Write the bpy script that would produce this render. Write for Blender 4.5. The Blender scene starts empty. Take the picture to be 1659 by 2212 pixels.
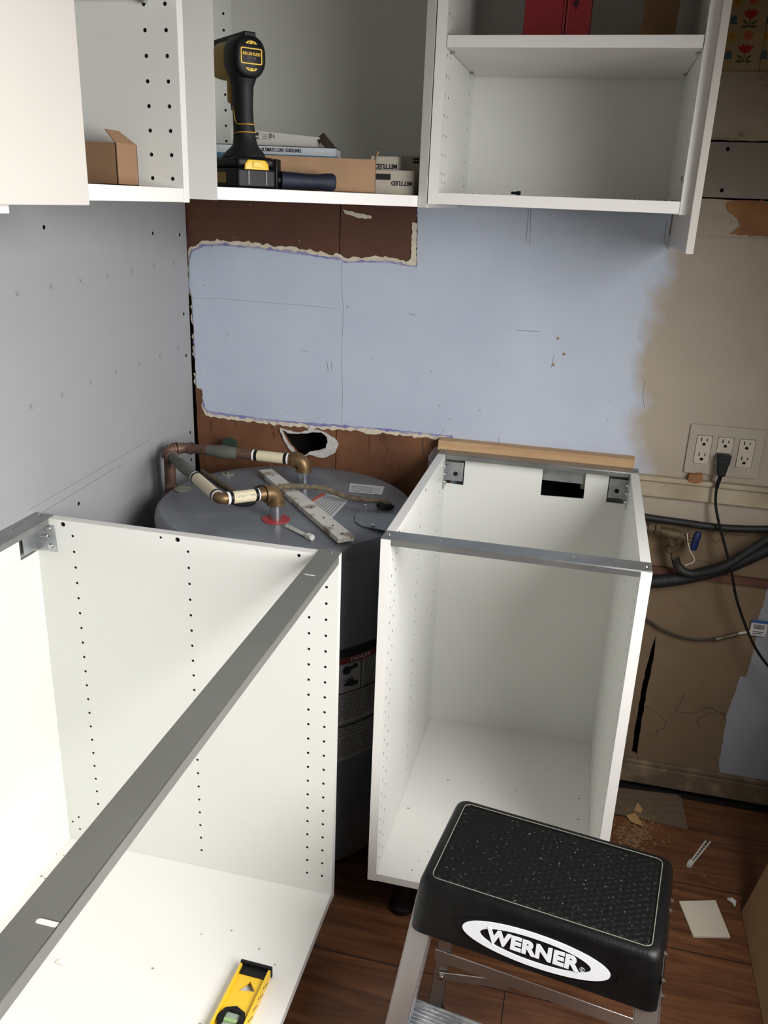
import bpy, bmesh, math, random
from mathutils import Vector, Matrix
from mathutils.geometry import tessellate_polygon
random.seed(7)
S = bpy.context.scene
COL = S.collection

# ------------------------------------------------------------------ camera
PITCH, YAW, ROLL = 0.3513, 0.2236, 0.0401
FPX = 1835.75
CAM = Vector((0.97385, -2.00167, 1.43732))
FWD = Vector((-math.sin(YAW)*math.cos(PITCH), math.cos(YAW)*math.cos(PITCH), -math.sin(PITCH)))
R0 = Vector((math.cos(YAW), math.sin(YAW), 0)); U0 = R0.cross(FWD)
RIGHT = R0*math.cos(ROLL) + U0*math.sin(ROLL)
UP = -R0*math.sin(ROLL) + U0*math.cos(ROLL)
cd = bpy.data.cameras.new('camera'); cam = bpy.data.objects.new('camera', cd); COL.objects.link(cam)
cam.matrix_world = Matrix(((RIGHT.x, UP.x, -FWD.x, CAM.x), (RIGHT.y, UP.y, -FWD.y, CAM.y), (RIGHT.z, UP.z, -FWD.z, CAM.z), (0, 0, 0, 1)))
cd.sensor_fit = 'VERTICAL'; cd.sensor_height = 24.0; cd.lens = 24.0*FPX/2212.0
cd.clip_start = 0.02
S.camera = cam
# ------------------------------------------------------------------ light
S.view_settings.view_transform = 'Standard'; S.view_settings.look = 'None'
S.view_settings.gamma = 1.0; S.view_settings.use_curve_mapping = False
S.view_settings.exposure = 0.0
w = bpy.data.worlds.new('world'); S.world = w; w.use_nodes = True
w.node_tree.nodes['Background'].inputs[0].default_value = (1.0, 0.93, 0.82, 1)
w.node_tree.nodes['Background'].inputs[1].default_value = 0.11
def area(name, loc, target, sx, sy, power, color):
    l = bpy.data.lights.new(name, 'AREA'); l.shape = 'RECTANGLE'; l.size = sx; l.size_y = sy
    l.energy = power; l.color = color
    o = bpy.data.objects.new(name, l); COL.objects.link(o); o.location = loc
    o.rotation_euler = (Vector(target)-Vector(loc)).to_track_quat('-Z', 'Y').to_euler()
    return o
wd = area('window_daylight', (1.88, -1.55, 1.36), (0.3, -1.40, 0.05), 1.10, 1.0, 48, (1.0, 0.99, 0.975))
wd.data.spread = math.radians(145)

# ------------------------------------------------------------------ helpers
def on(px, py, ax, val):
    """the point of a photograph pixel on the plane axis=val"""
    d = FWD + RIGHT*((px-829.5)/FPX) - UP*((py-1106)/FPX)
    return CAM + d*((val-CAM[ax])/d[ax])
def wxz(pts, y=0.0): return [(p.x, p.z) for p in (on(a, b, 1, y) for a, b in pts)]
def wyz(pts, x=0.0): return [(p.y, p.z) for p in (on(a, b, 0, x) for a, b in pts)]
def jag(pts, step=0.008, amp=0.002, closed=True, seed=1):
    rnd = random.Random(seed); out = []
    n = len(pts)
    for i in range(n if closed else n-1):
        a = Vector(pts[i]); b = Vector(pts[(i+1) % n]); L = (b-a).length
        k = max(1, int(L/step)) if L < 0.9 else 1
        for j in range(k):
            p = a.lerp(b, j/k)
            if j: p += Vector((rnd.uniform(-amp, amp), rnd.uniform(-amp, amp)))
            out.append((p.x, p.y))
    if not closed: out.append(tuple(pts[-1]))
    return out
def circ(cx, cy, r, n=10, ry=None): return [(cx+r*math.cos(2*math.pi*k/n), cy+(ry or r)*math.sin(2*math.pi*k/n)) for k in range(n)]
def rect(x0, y0, x1, y1): return [(x0, y0), (x1, y0), (x1, y1), (x0, y1)]
def rrect(cx, cy, w_, h_, r, n=5, ang=0):
    out = []
    for sx, sy, a0 in ((1, 1, 0), (-1, 1, 90), (-1, -1, 180), (1, -1, 270)):
        for k in range(n+1):
            a = math.radians(a0+90*k/n)
            x = sx*(w_/2-r)+r*math.cos(a); y = sy*(h_/2-r)+r*math.sin(a)
            out.append((cx+x*math.cos(ang)-y*math.sin(ang), cy+x*math.sin(ang)+y*math.cos(ang)))
    return out
def spline(pts, n=8):
    P = [Vector(p) for p in pts]; out = []
    for i in range(len(P)-1):
        p0 = P[max(i-1, 0)]; p1 = P[i]; p2 = P[i+1]; p3 = P[min(i+2, len(P)-1)]
        for k in range(n):
            t = k/n
            out.append(0.5*((2*p1)+(p2-p0)*t+(2*p0-5*p1+4*p2-p3)*t*t+(3*p1-p0-3*p2+p3)*t**3))
    out.append(P[-1]); return out

WL = {}   # world location of each linked object
class MB:
    def __init__(s, M=None): s.bm = bmesh.new(); s.M = M
    def v(s, p):
        p = Vector(p); return s.bm.verts.new(s.M @ p if s.M else p)
    def f(s, vs, mi=0):
        try: f = s.bm.faces.new(vs); f.material_index = mi; return f
        except ValueError: return None
    def box(s, a, b, mi=0, R=None):
        a = Vector(a); b = Vector(b); c = (a+b)/2
        V = []
        for k in range(8):
            p = Vector((b.x if k & 1 else a.x, b.y if k & 2 else a.y, b.z if k & 4 else a.z))
            if R: p = c + R @ (p-c)
            V.append(s.v(p))
        for q in ((0, 2, 3, 1), (4, 5, 7, 6), (0, 1, 5, 4), (2, 6, 7, 3), (0, 4, 6, 2), (1, 3, 7, 5)): s.f([V[i] for i in q], mi)
        return s
    def hexa(s, P, mi=0):   # 8 points: bottom 4 ccw, top 4 ccw
        V = [s.v(p) for p in P]
        for q in ((3, 2, 1, 0), (4, 5, 6, 7), (0, 1, 5, 4), (1, 2, 6, 5), (2, 3, 7, 6), (3, 0, 4, 7)): s.f([V[i] for i in q], mi)
        return s
    def tube(s, pts, r, n=12, mi=0, caps=True, ell=None):
        P = [Vector(p) for p in pts]; rs = r if isinstance(r, (list, tuple)) else [r]*len(P)
        prev = None; rings = []
        for i, p in enumerate(P):
            t = (P[min(i+1, len(P)-1)]-P[max(i-1, 0)])
            if t.length < 1e-9: t = Vector((0, 0, 1))
            t.normalize()
            if prev is None:
                a = Vector((0, 0, 1)) if abs(t.z) < 0.9 else Vector((1, 0, 0)); x = t.cross(a).normalized()
            else:
                x = prev - t*prev.dot(t)
                x = x.normalized() if x.length > 1e-6 else t.orthogonal().normalized()
            prev = x; y = t.cross(x)
            rx = rs[i]; ry = rs[i] if not ell else rs[i]*ell
            rings.append([s.v(p + x*rx*math.cos(2*math.pi*k/n) + y*ry*math.sin(2*math.pi*k/n)) for k in range(n)])
        for a, b in zip(rings, rings[1:]):
            for k in range(n): s.f([a[k], a[(k+1) % n], b[(k+1) % n], b[k]], mi)
        if caps: s.f(rings[0][::-1], mi); s.f(rings[-1], mi)
        return s
    def cyl(s, a, b, r, r2=None, n=20, mi=0, caps=True):
        a = Vector(a); b = Vector(b); d = (b-a).normalized()
        x = d.orthogonal().normalized(); y = d.cross(x); r2 = r if r2 is None else r2
        A = [s.v(a+(x*math.cos(2*math.pi*k/n)+y*math.sin(2*math.pi*k/n))*r) for k in range(n)]
        B = [s.v(b+(x*math.cos(2*math.pi*k/n)+y*math.sin(2*math.pi*k/n))*r2) for k in range(n)]
        for k in range(n): s.f([A[k], A[(k+1) % n], B[(k+1) % n], B[k]], mi)
        if caps: s.f(A[::-1], mi); s.f(B, mi)
        return s
    def lathe(s, c, prof, n=48, mi=0, axis=None):
        rings = []
        for r, z in prof:
            if r < 1e-6: rings.append([s.v((c[0], c[1], z))])
            else: rings.append([s.v((c[0]+r*math.cos(2*math.pi*k/n), c[1]+r*math.sin(2*math.pi*k/n), z)) for k in range(n)])
        for a, b in zip(rings, rings[1:]):
            for k in range(n):
                if len(a) == 1 and len(b) == 1: continue
                if len(a) == 1: s.f([a[0], b[(k+1) % n], b[k]], mi)
                elif len(b) == 1: s.f([a[k], a[(k+1) % n], b[0]], mi)
                else: s.f([a[k], a[(k+1) % n], b[(k+1) % n], b[k]], mi)
        return s
    def sheet(s, outer, mp, th, holes=(), mi=0, blind=(), bd=0.01, bmi=1, smi=None):
        """extruded outline; mp(u,v,w) -> point, w=0 front, w=th back; holes go through, blind are recesses"""
        smi = mi if smi is None else smi
        loops = [list(outer)]+[list(h) for h in holes]+[list(h) for h in blind]
        tris = tessellate_polygon([[Vector((p[0], p[1], 0)) for p in L] for L in loops])
        flat = [p for L in loops for p in L]
        F = [s.v(mp(p[0], p[1], 0)) for p in flat]
        for t in tris: s.f([F[i] for i in t], mi)
        nb = 1+len(holes); flb = [p for L in loops[:nb] for p in L]
        tris2 = tessellate_polygon([[Vector((p[0], p[1], 0)) for p in L] for L in loops[:nb]])
        B = [s.v(mp(p[0], p[1], th)) for p in flb]
        for t in tris2: s.f([B[i] for i in reversed(t)], mi)
        k = 0
        for li, L in enumerate(loops):
            n = len(L)
            if li < nb:
                for i in range(n): s.f([F[k+i], B[k+i], B[k+(i+1) % n], F[k+(i+1) % n]], smi)
            else:
                C = [s.v(mp(p[0], p[1], bd)) for p in L]
                for i in range(n): s.f([F[k+i], C[i], C[(i+1) % n], F[k+(i+1) % n]], bmi)
                s.f(C, bmi)
            k += n
        return s
    def build(s, name, mats, parent=None, bevel=0, seg=2, smooth=True, ang=35, recalc=True, origin=None, split=False):
        bm = s.bm
        if split:
            isl = []; seen = set()
            for v0 in bm.verts:
                if v0 in seen: continue
                st_ = [v0]; seen.add(v0); comp = []
                while st_:
                    q = st_.pop(); comp.append(q)
                    for e in q.link_edges:
                        o_ = e.other_vert(q)
                        if o_ not in seen: seen.add(o_); st_.append(o_)
                isl.append(comp)
            last = None
            for comp in isl:
                nb = bmesh.new(); mp = {v_: nb.verts.new(v_.co) for v_ in comp}
                for f_ in {f for v_ in comp for f in v_.link_faces}:
                    nf = nb.faces.new([mp[v_] for v_ in f_.verts]); nf.material_index = f_.material_index
                m2 = MB(); m2.bm.free(); m2.bm = nb
                last = m2.build(name, mats, parent, bevel, seg, smooth, ang, recalc)
            bm.free(); return last
        if recalc: bmesh.ops.recalc_face_normals(bm, faces=bm.faces)
        xs = [v_.co for v_ in bm.verts]
        lo = Vector([min(c[i] for c in xs) for i in range(3)]); hi = Vector([max(c[i] for c in xs) for i in range(3)])
        o = Vector(((lo.x+hi.x)/2, (lo.y+hi.y)/2, lo.z)) if origin is None else Vector(origin)
        for v_ in bm.verts: v_.co -= o
        me = bpy.data.meshes.new(name); bm.to_mesh(me); bm.free()
        for m in (mats if isinstance(mats, (list, tuple)) else [mats]): me.materials.append(m)
        if smooth:
            me.polygons.foreach_set('use_smooth', [True]*len(me.polygons)); me.set_sharp_from_angle(angle=math.radians(ang))
        ob = bpy.data.objects.new(name, me); COL.objects.link(ob); WL[ob.name] = o
        if parent: ob.parent = parent; ob.location = o - WL[parent.name]
        else: ob.location = o
        if bevel:
            b = ob.modifiers.new('bevel', 'BEVEL'); b.width = bevel; b.segments = seg; b.limit_method = 'ANGLE'; b.angle_limit = math.radians(40)
            b.harden_normals = False
        return ob
def empty(name, loc):
    o = bpy.data.objects.new(name, None); COL.objects.link(o); o.location = loc; o.empty_display_size = 0.05; WL[o.name] = Vector(loc); return o
def tag(o, label=None, cat=None, group=None, kind=None):
    if label: o['label'] = label
    if cat: o['category'] = cat
    if group: o['group'] = group
    if kind: o['kind'] = kind
    return o
def text(body, size, org, xa, ya, m, name, parent, ex=0.0003, sx=1.0, off=0.0, shear=0.0, wrap=None, space=1.0):
    c = bpy.data.curves.new('t', 'FONT'); c.body = body; c.size = size; c.align_x = 'CENTER'; c.align_y = 'CENTER'
    c.extrude = ex; c.offset = off; c.shear = shear; c.space_character = space; c.resolution_u = 3
    t = bpy.data.objects.new('t', c); COL.objects.link(t)
    bpy.context.view_layer.update()
    me = bpy.data.meshes.new_from_object(t.evaluated_get(bpy.context.evaluated_depsgraph_get()))
    bpy.data.objects.remove(t); bpy.data.curves.remove(c)
    xa = Vector(xa).normalized(); ya = Vector(ya).normalized(); za = xa.cross(ya); org = Vector(org)
    for v_ in me.vertices:
        x, y, z = v_.co; x *= sx
        v_.co = (wrap(x, y, z) - org) if wrap else (xa*x + ya*y + za*z)
    me.materials.clear(); me.materials.append(m); me.name = name
    o = bpy.data.objects.new(name, me); COL.objects.link(o); WL[o.name] = org
    if parent: o.parent = parent; o.location = org-WL[parent.name]
    else: o.location = org
    return o

# ------------------------------------------------------------------ materials
def lin(c):
    c = c/255; return c/12.92 if c <= 0.04045 else ((c+0.055)/1.055)**2.4
def rgb(c): return (lin(c[0]), lin(c[1]), lin(c[2]), 1)
def newmat(name):
    m = bpy.data.materials.new(name); m.use_nodes = True; nt = m.node_tree; b = nt.nodes['Principled BSDF']; return m, nt, b
def node(nt, t, **k):
    n = nt.nodes.new(t)
    for a, v_ in k.items():
        if a in n.inputs.keys() if False else False: pass
        else: setattr(n, a, v_)
    return n
def pos(nt, scale=(1, 1, 1)):
    g = nt.nodes.new('ShaderNodeNewGeometry'); mp = nt.nodes.new('ShaderNodeMapping'); mp.inputs['Scale'].default_value = scale
    nt.links.new(g.outputs['Position'], mp.inputs['Vector']); return mp.outputs[0]
def noise(nt, vec, scale, detail=4, rough=0.55, dist=0.0):
    n = nt.nodes.new('ShaderNodeTexNoise'); n.inputs['Scale'].default_value = scale; n.inputs['Detail'].default_value = detail
    n.inputs['Roughness'].default_value = rough; n.inputs['Distortion'].default_value = dist
    nt.links.new(vec, n.inputs['Vector']); return n.outputs['Fac']
def ramp(nt, fac, stops):
    r = nt.nodes.new('ShaderNodeValToRGB'); e = r.color_ramp.elements
    e[0].position, e[0].color = stops[0]; e[1].position, e[1].color = stops[-1]
    for p, c in stops[1:-1]:
        q = e.new(p); q.color = c
    nt.links.new(fac, r.inputs[0]); return r.outputs[0]
def mix(nt, fac, a, b, blend='MIX'):
    n = nt.nodes.new('ShaderNodeMix'); n.data_type = 'RGBA'; n.blend_type = blend
    for sck, v_ in ((n.inputs[0], fac), (n.inputs[6], a), (n.inputs[7], b)):
        if isinstance(v_, (int, float)): sck.default_value = v_
        elif isinstance(v_, tuple): sck.default_value = v_
        else: nt.links.new(v_, sck)
    return n.outputs[2]
def mth(nt, op, a, b=0.0, clamp=False):
    n = nt.nodes.new('ShaderNodeMath'); n.operation = op; n.use_clamp = clamp
    for i, v_ in enumerate((a, b)):
        if isinstance(v_, (int, float)): n.inputs[i].default_value = v_
        else: nt.links.new(v_, n.inputs[i])
    return n.outputs[0]
def sep(nt):
    g = nt.nodes.new('ShaderNodeNewGeometry'); s_ = nt.nodes.new('ShaderNodeSeparateXYZ'); nt.links.new(g.outputs['Position'], s_.inputs[0]); return s_.outputs
def bump(nt, b, h, strength, dist=0.002):
    n = nt.nodes.new('ShaderNodeBump'); n.inputs['Strength'].default_value = strength; n.inputs['Distance'].default_value = dist
    nt.links.new(h, n.inputs['Height']); nt.links.new(n.outputs[0], b.inputs['Normal'])
def mat(name, col, rough=0.5, metal=0.0, var=0.05, scale=6.0, bmp=0.0, bscale=60, stretch=(1, 1, 1), col2=None, lo=0.35, hi=0.65, spec=0.5, alpha=None, trans=0.0):
    m, nt, b = newmat(name)
    c = rgb(col)
    a = tuple(x*(1-var) for x in c[:3])+(1,); z = tuple(min(1, x*(1+var)) for x in c[:3])+(1,)
    if col2: a = c; z = rgb(col2)
    p = pos(nt, stretch)
    nt.links.new(ramp(nt, noise(nt, p, scale), [(lo, a), (hi, z)]), b.inputs['Base Color'])
    b.inputs['Roughness'].default_value = rough; b.inputs['Metallic'].default_value = metal
    b.inputs['Specular IOR Level'].default_value = spec; b.inputs['Transmission Weight'].default_value = trans
    if bmp: bump(nt, b, noise(nt, p, bscale, 3), bmp)
    return m
white = mat('white_melamine', (224, 225, 220), 0.32, var=0.012)
edge_white = mat('white_edge_band', (228, 226, 222), 0.4, var=0.01)
gloss_white = mat('white_door_lacquer', (200, 195, 188), 0.25, var=0.01)
holem = mat('drilled_chipboard', (70, 58, 48), 0.9)
steel = mat('galvanised_steel', (150, 152, 152), 0.38, 0.85, var=0.12, scale=14)
zinc = mat('zinc_bracket', (178, 182, 184), 0.35, 0.8, var=0.15, scale=40)
darksteel = mat('dull_rail_steel', (128, 128, 123), 0.5, 0.45, var=0.06, scale=8)
drywall = mat('grey_drywall_paper', (158, 158, 160), 0.85, var=0.02, scale=3)
black = mat('black_plastic', (12, 12, 13), 0.5, var=0.1, spec=.3)
blackr = mat('black_rubber', (20, 20, 21), 0.6, var=0.15, scale=20)
dark = mat('cavity_shade', (18, 14, 11), 0.95)  # near-black colour stands in for the shade inside holes and gaps
pencil = mat('pencil_lead', (110, 110, 112), 0.8)
chrome = mat('bright_screw', (200, 200, 200), 0.2, 1.0)
alu = mat('mill_aluminium', (205, 205, 205), 0.33, 0.9, var=0.12, scale=6, stretch=(1, 1, .15))
cardb = mat('brown_cardboard', (160, 128, 98), 0.85, var=0.06, scale=20)
cardd = mat('brown_carton', (140, 108, 80), 0.85, var=0.06, scale=20)
brass = mat('aged_brass', (122, 99, 70), 0.45, 0.7, var=0.25, scale=30)
copper = mat('tarnished_copper', (100, 76, 64), 0.55, 0.35, var=0.35, scale=35, bmp=.2)
copperg = mat('green_tarnished_copper', (92, 94, 86), 0.65, 0.2, var=0.2, scale=30, bmp=.2)
ivory = mat('ivory_plastic', (214, 203, 172), 0.4, var=0.03)
yellow = mat('yellow_plastic', (232, 190, 45), 0.4, var=0.05)
yellowd = mat('yellow_housing', (196, 158, 62), 0.5, var=0.08)
ink = mat('black_print', (28, 28, 30), 0.7)
paper = mat('label_paper', (205, 205, 205), 0.7, var=0.03)
paperd = mat('label_paper_grey', (165, 165, 166), 0.7, var=0.03)
whitepaint = mat('white_print', (238, 240, 245), 0.45, var=0.01)

# ------------------------------------------------------------------ back wall
def wall_blue():
    m, nt, b = newmat('pale_blue_wall_paint')
    x, y, z = sep(nt)
    p = pos(nt)
    n1 = noise(nt, p, 5, 4); n2 = noise(nt, p, 22, 5)
    blue = ramp(nt, n1, [(0.3, rgb((184, 194, 211))), (0.7, rgb((195, 204, 219)))])
    beige = ramp(nt, n1, [(0.3, rgb((166, 154, 138))), (0.7, rgb((176, 164, 147)))])
    t = mth(nt, 'ADD', x, mth(nt, 'MULTIPLY', mth(nt, 'SUBTRACT', n1, 0.5), 0.22))
    t = mth(nt, 'ADD', t, mth(nt, 'MULTIPLY', mth(nt, 'SUBTRACT', n2, 0.5), 0.04))
    mr = nt.nodes.new('ShaderNodeMapRange'); mr.inputs[1].default_value = 1.105; mr.inputs[2].default_value = 1.15
    nt.links.new(t, mr.inputs[0])
    c = mix(nt, mr.outputs[0], blue, beige)
    n3 = noise(nt, pos(nt, (1, 1, 1)), 60, 2, 0.4); spots = ramp(nt, n3, [(0.24, (1, 1, 1, 1)), (0.27, (0, 0, 0, 1))])
    c = mix(nt, mth(nt, 'MULTIPLY', spots, 0.5), c, rgb((120, 110, 100)))
    nt.links.new(c, b.inputs['Base Color']); b.inputs['Roughness'].default_value = 0.6
    bump(nt, b, noise(nt, p, 14, 5), 0.25, 0.002)
    return m
def board_mat():
    m, nt, b = newmat('brown_hardboard')
    x, y, z = sep(nt)
    p = pos(nt)
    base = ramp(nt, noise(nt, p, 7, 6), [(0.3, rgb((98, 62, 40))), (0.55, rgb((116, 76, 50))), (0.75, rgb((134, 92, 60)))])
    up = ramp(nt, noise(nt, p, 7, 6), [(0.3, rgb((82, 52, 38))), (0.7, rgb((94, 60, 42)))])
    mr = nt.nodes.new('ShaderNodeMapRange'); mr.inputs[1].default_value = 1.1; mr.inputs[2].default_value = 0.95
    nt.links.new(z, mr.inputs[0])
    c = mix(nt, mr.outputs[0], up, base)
    # runs of old damp below the paint line
    drip = noise(nt, pos(nt, (44, 1, 7)), 1.0, 5, 0.65, 1.6)
    blot = ramp(nt, noise(nt, pos(nt, (5, 1, 2.2)), 1.0, 4, .6, .8), [(.40, (1, 1, 1, 1)), (.52, (0, 0, 0, 1))])
    base = mix(nt, mth(nt, 'MULTIPLY', blot, .55), base, rgb((70, 44, 30)))
    dr = ramp(nt, drip, [(0.34, (1, 1, 1, 1)), (0.39, (0, 0, 0, 1))])
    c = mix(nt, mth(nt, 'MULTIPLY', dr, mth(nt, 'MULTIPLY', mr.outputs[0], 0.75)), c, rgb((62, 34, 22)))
    sp = ramp(nt, noise(nt, p, 70, 3), [(0.70, (0, 0, 0, 1)), (0.76, (1, 1, 1, 1))])
    c = mix(nt, mth(nt, 'MULTIPLY', sp, 0.35), c, rgb((190, 160, 130)))
    nt.links.new(c, b.inputs['Base Color']); b.inputs['Roughness'].default_value = 0.65
    bump(nt, b, noise(nt, p, 50, 4), 0.15)
    return m
def lower_beige():
    m, nt, b = newmat('stained_beige_plaster')
    p = pos(nt)
    c = ramp(nt, noise(nt, p, 4, 6), [(0.3, rgb((112, 94, 72))), (0.7, rgb((130, 109, 85)))])
    v_ = nt.nodes.new('ShaderNodeTexVoronoi'); v_.feature = 'DISTANCE_TO_EDGE'; v_.inputs['Scale'].default_value = 6.5
    ds = nt.nodes.new('ShaderNodeVectorMath'); ds.operation = 'ADD'
    ns = nt.nodes.new('ShaderNodeTexNoise'); ns.inputs['Scale'].default_value = 9
    nt.links.new(p, ns.inputs['Vector'])
    sc = nt.nodes.new('ShaderNodeVectorMath'); sc.operation = 'SCALE'; sc.inputs[3].default_value = 0.16
    nt.links.new(ns.outputs['Color'], sc.inputs[0]); nt.links.new(p, ds.inputs[0]); nt.links.new(sc.outputs[0], ds.inputs[1])
    nt.links.new(ds.outputs[0], v_.inputs['Vector'])
    cr = ramp(nt, v_.outputs['Distance'], [(0.0, (1, 1, 1, 1)), (0.012, (0, 0, 0, 1))])
    gate = ramp(nt, noise(nt, p, 5, 2), [(0.50, (0, 0, 0, 1)), (0.56, (1, 1, 1, 1))])
    c = mix(nt, mth(nt, 'MULTIPLY', cr, mth(nt, 'MULTIPLY', gate, 0.8)), c, rgb((70, 52, 38)))
    nt.links.new(c, b.inputs['Base Color']); b.inputs['Roughness'].default_value = 0.75
    return m
def worn_white():
    m, nt, b = newmat('worn_white_planks')
    p = pos(nt, (1, 1, 2.5))
    c = ramp(nt, noise(nt, p, 9, 6, .65), [(0.30, rgb((112, 92, 74))), (0.40, rgb((168, 156, 138))), (0.75, rgb((182, 172, 156)))])
    c = mix(nt, ramp(nt, noise(nt, pos(nt, (1, 1, .5)), 26, 5, .7), [(0.64, (0, 0, 0, 1)), (0.72, (.8, .8, .8, 1))]), c, rgb((88, 60, 42)))
    nt.links.new(c, b.inputs['Base Color']); b.inputs['Roughness'].default_value = 0.75
    bump(nt, b, noise(nt, p, 30, 5), .3); return m
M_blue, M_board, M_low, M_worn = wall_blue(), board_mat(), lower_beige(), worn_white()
creamp = mat('torn_cream_plaster', (214, 204, 184), 0.9, var=0.08, scale=60, bmp=.5, bscale=120)
violet = mat('violet_paper_layer', (122, 124, 176), 0.9, col2=(176, 172, 196), scale=45)
gyps = mat('broken_gypsum', (196, 192, 188), 0.95, var=0.15, scale=80, bmp=.8, bscale=150)
greybd = mat('grey_gypsum_board', (146, 138, 126), 0.8, var=0.03)
brownpatch = mat('brown_glue_patch', (132, 84, 52), 0.7, col2=(160, 116, 62), scale=12)
greypaint = mat('grey_blue_paint', (150, 152, 160), 0.7, var=0.04)
Y = lambda y0: (lambda u, v_, w_: (u, y0+w_, v_))
wb = MB().box((-0.2, 0.10, -0.02), (1.80, 0.13, 2.45)).build('wall_back', dark, smooth=False); tag(wb, kind='structure')
seamx = 0.3855
hole = jag(wxz([(609, 927), (621, 935), (645, 937), (669, 935), (694, 935), (708, 945), (706, 966), (694, 972), (678, 974), (666, 982), (654, 984), (641, 978), (627, 962), (617, 946)]), .01, .0012, seed=3)
lft = [(0.0, 1.80)]+wxz([(400, 440), (403, 600), (411, 625), (416, 700), (420, 800), (424, 900), (430, 1000)])+[(0.014, 0.6), (0.014, 0.0)]
b1 = jag(lft, .02, .0012, False, 5)+[(seamx-.0012, 0.0), (seamx-.0012, 1.80)]
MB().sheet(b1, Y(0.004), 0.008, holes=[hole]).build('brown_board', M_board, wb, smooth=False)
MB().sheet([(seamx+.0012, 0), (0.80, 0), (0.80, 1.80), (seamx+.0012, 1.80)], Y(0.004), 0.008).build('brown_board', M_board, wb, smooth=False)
# crumbled gypsum round the hole
ring_o = jag(wxz([(604, 924), (620, 929), (640, 934), (664, 930), (668, 922), (684, 928), (702, 934), (722, 946), (731, 960), (724, 978), (704, 988), (684, 987), (668, 982), (655, 990), (638, 982), (622, 966), (612, 948)]), .008, .0018, seed=9)
MB().sheet(ring_o, Y(-0.001), 0.004, holes=[jag(wxz([(609, 927), (621, 935), (645, 937), (665, 936), (672, 934), (694, 934), (706, 944), (708, 955), (704, 968), (692, 972), (678, 974), (668, 976), (656, 984), (641, 978), (627, 962), (617, 946)]), .008, .0015, seed=12)]).build('hole_rim', gyps, wb, smooth=False)
def bluepoly(d):   # d = outward growth in px at the torn edges
    top = [(902, 440), (902, 500), (900-d*.2, 578-d), (870, 574-d), (840, 569-d), (800, 567-d), (742, 568-d), (735, 562-d), (700, 558-d), (650, 550-d), (600, 544-d), (560, 537-d), (520, 534-d), (480, 531-d), (440, 532-d), (414-d*.3, 545-d), (409-d*.3, 565), (408-d*.3, 620), (415-d*.3, 640), (418-d*.3, 700), (420-d*.3, 760), (424-d*.3, 830), (437-d*.3, 842), (438-d*.3, 860), (442-d*.6, 880), (450-d*.6, 888+d*.8), (480, 892+d), (560, 903+d), (640, 911+d), (740, 918+d), (850, 928+d), (930, 936+d), (978, 941+d)]
    return wxz(top)
right_side = [(0.6855, 0.75), (1.75, 0.75), (1.75, 1.391), (1.119, 1.391), (1.119, 1.60), (0.5695, 1.60)]
cav = jag(rect(.900, .765, 1.02, .824), .012, .003, seed=31)
outl = jag(bluepoly(0), .006, .0012, False, 2)+right_side
MB().sheet(outl, Y(0.0), 0.0013, holes=[cav]).build('blue_paint', M_blue, wb, smooth=False)
MB().sheet(jag(bluepoly(5), .008, .0035, False, 4)+right_side, Y(0.0013), 0.0012, holes=[cav]).build('violet_layer', violet, wb, smooth=False)
MB().sheet(jag(bluepoly(12), .008, .0040, False, 6)+right_side, Y(0.0025), 0.0015, holes=[cav]).build('torn_plaster_edge', creamp, wb, smooth=False)
# torn strips beside the upper notch, at the left edge and over the seam
for k, pts in enumerate(([(890, 480), (900, 482), (898, 574), (876, 570), (888, 556)], [(425, 820), (437, 822), (440, 840), (425, 838)], [(740, 452), (755, 456), (785, 462), (803, 468), (800, 473), (770, 470), (745, 462)])):
    MB().sheet(jag(wxz(pts), .006, .0015, seed=20+k), Y(0.001), 0.003).build('torn_plaster_edge', creamp, wb, smooth=False)
# hairline cracks and scuffs in the blue paint
def ribbon(b, pts, wd, y=-0.0002, mi=0, th=.0004, plane='y'):
    for i in range(len(pts)-1):
        a = Vector(pts[i]); c = Vector(pts[i+1]); n = Vector((-(c-a).y, (c-a).x)).normalized()*wd/2; e = (c-a).normalized()*wd*.3
        q = [a-n-e, a+n-e, c+n+e, c-n+e]
        f = (lambda p, w_: (p.x, y+w_, p.y)) if plane == 'y' else (lambda p, w_: (-y-w_, p.x, p.y))
        b.hexa([f(p, 0) for p in q]+[f(p, th) for p in q], mi)
cr = MB()
ribbon(cr, jag(wxz([(738, 568), (739, 640), (742, 660), (738, 760), (740, 850), (738, 916)]), .02, .0006, False, 8), .0009)
ribbon(cr, jag(wxz([(415, 645), (480, 645), (560, 652), (640, 658), (728, 667)]), .02, .0006, False, 9), .0007)
cr.build('paint_crack', mat('crack_grey', (132, 138, 150), .9), wb, smooth=False)
sc = MB()
for seg in ([(882, 678), (896, 680)], [(1142, 452), (1138, 500), (1136, 525)], [(1147, 452), (1144, 528)], [(1115, 714), (1165, 716)], [(1393, 822), (1388, 850), (1392, 880)], [(654, 757), (664, 760)], [(1197, 766), (1190, 795)], [(489, 718), (494, 724)], [(706, 780), (709, 802)], [(716, 782), (716, 800)], [(1312, 905), (1314, 908)], [(1077, 946), (1078, 960)], [(1440, 480), (1434, 520), (1446, 540)], [(1446, 520), (1450, 534)]):
    ribbon(sc, wxz(seg), .0009)
sc.build('scuff_mark', mat('scuff_grey', (104, 104, 108), .9), wb, smooth=False)
sc = MB()
for a, b_ in ((1205, 731), (1218, 765), (1195, 788)): sc.sheet(jag(circ(*wxz([(a, b_)])[0], .0035, 8), .003, .0006), Y(-.0003), .0003)
sc.build('paint_chip', mat('chip_tan', (150, 130, 104), .9), wb, smooth=False)
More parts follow.
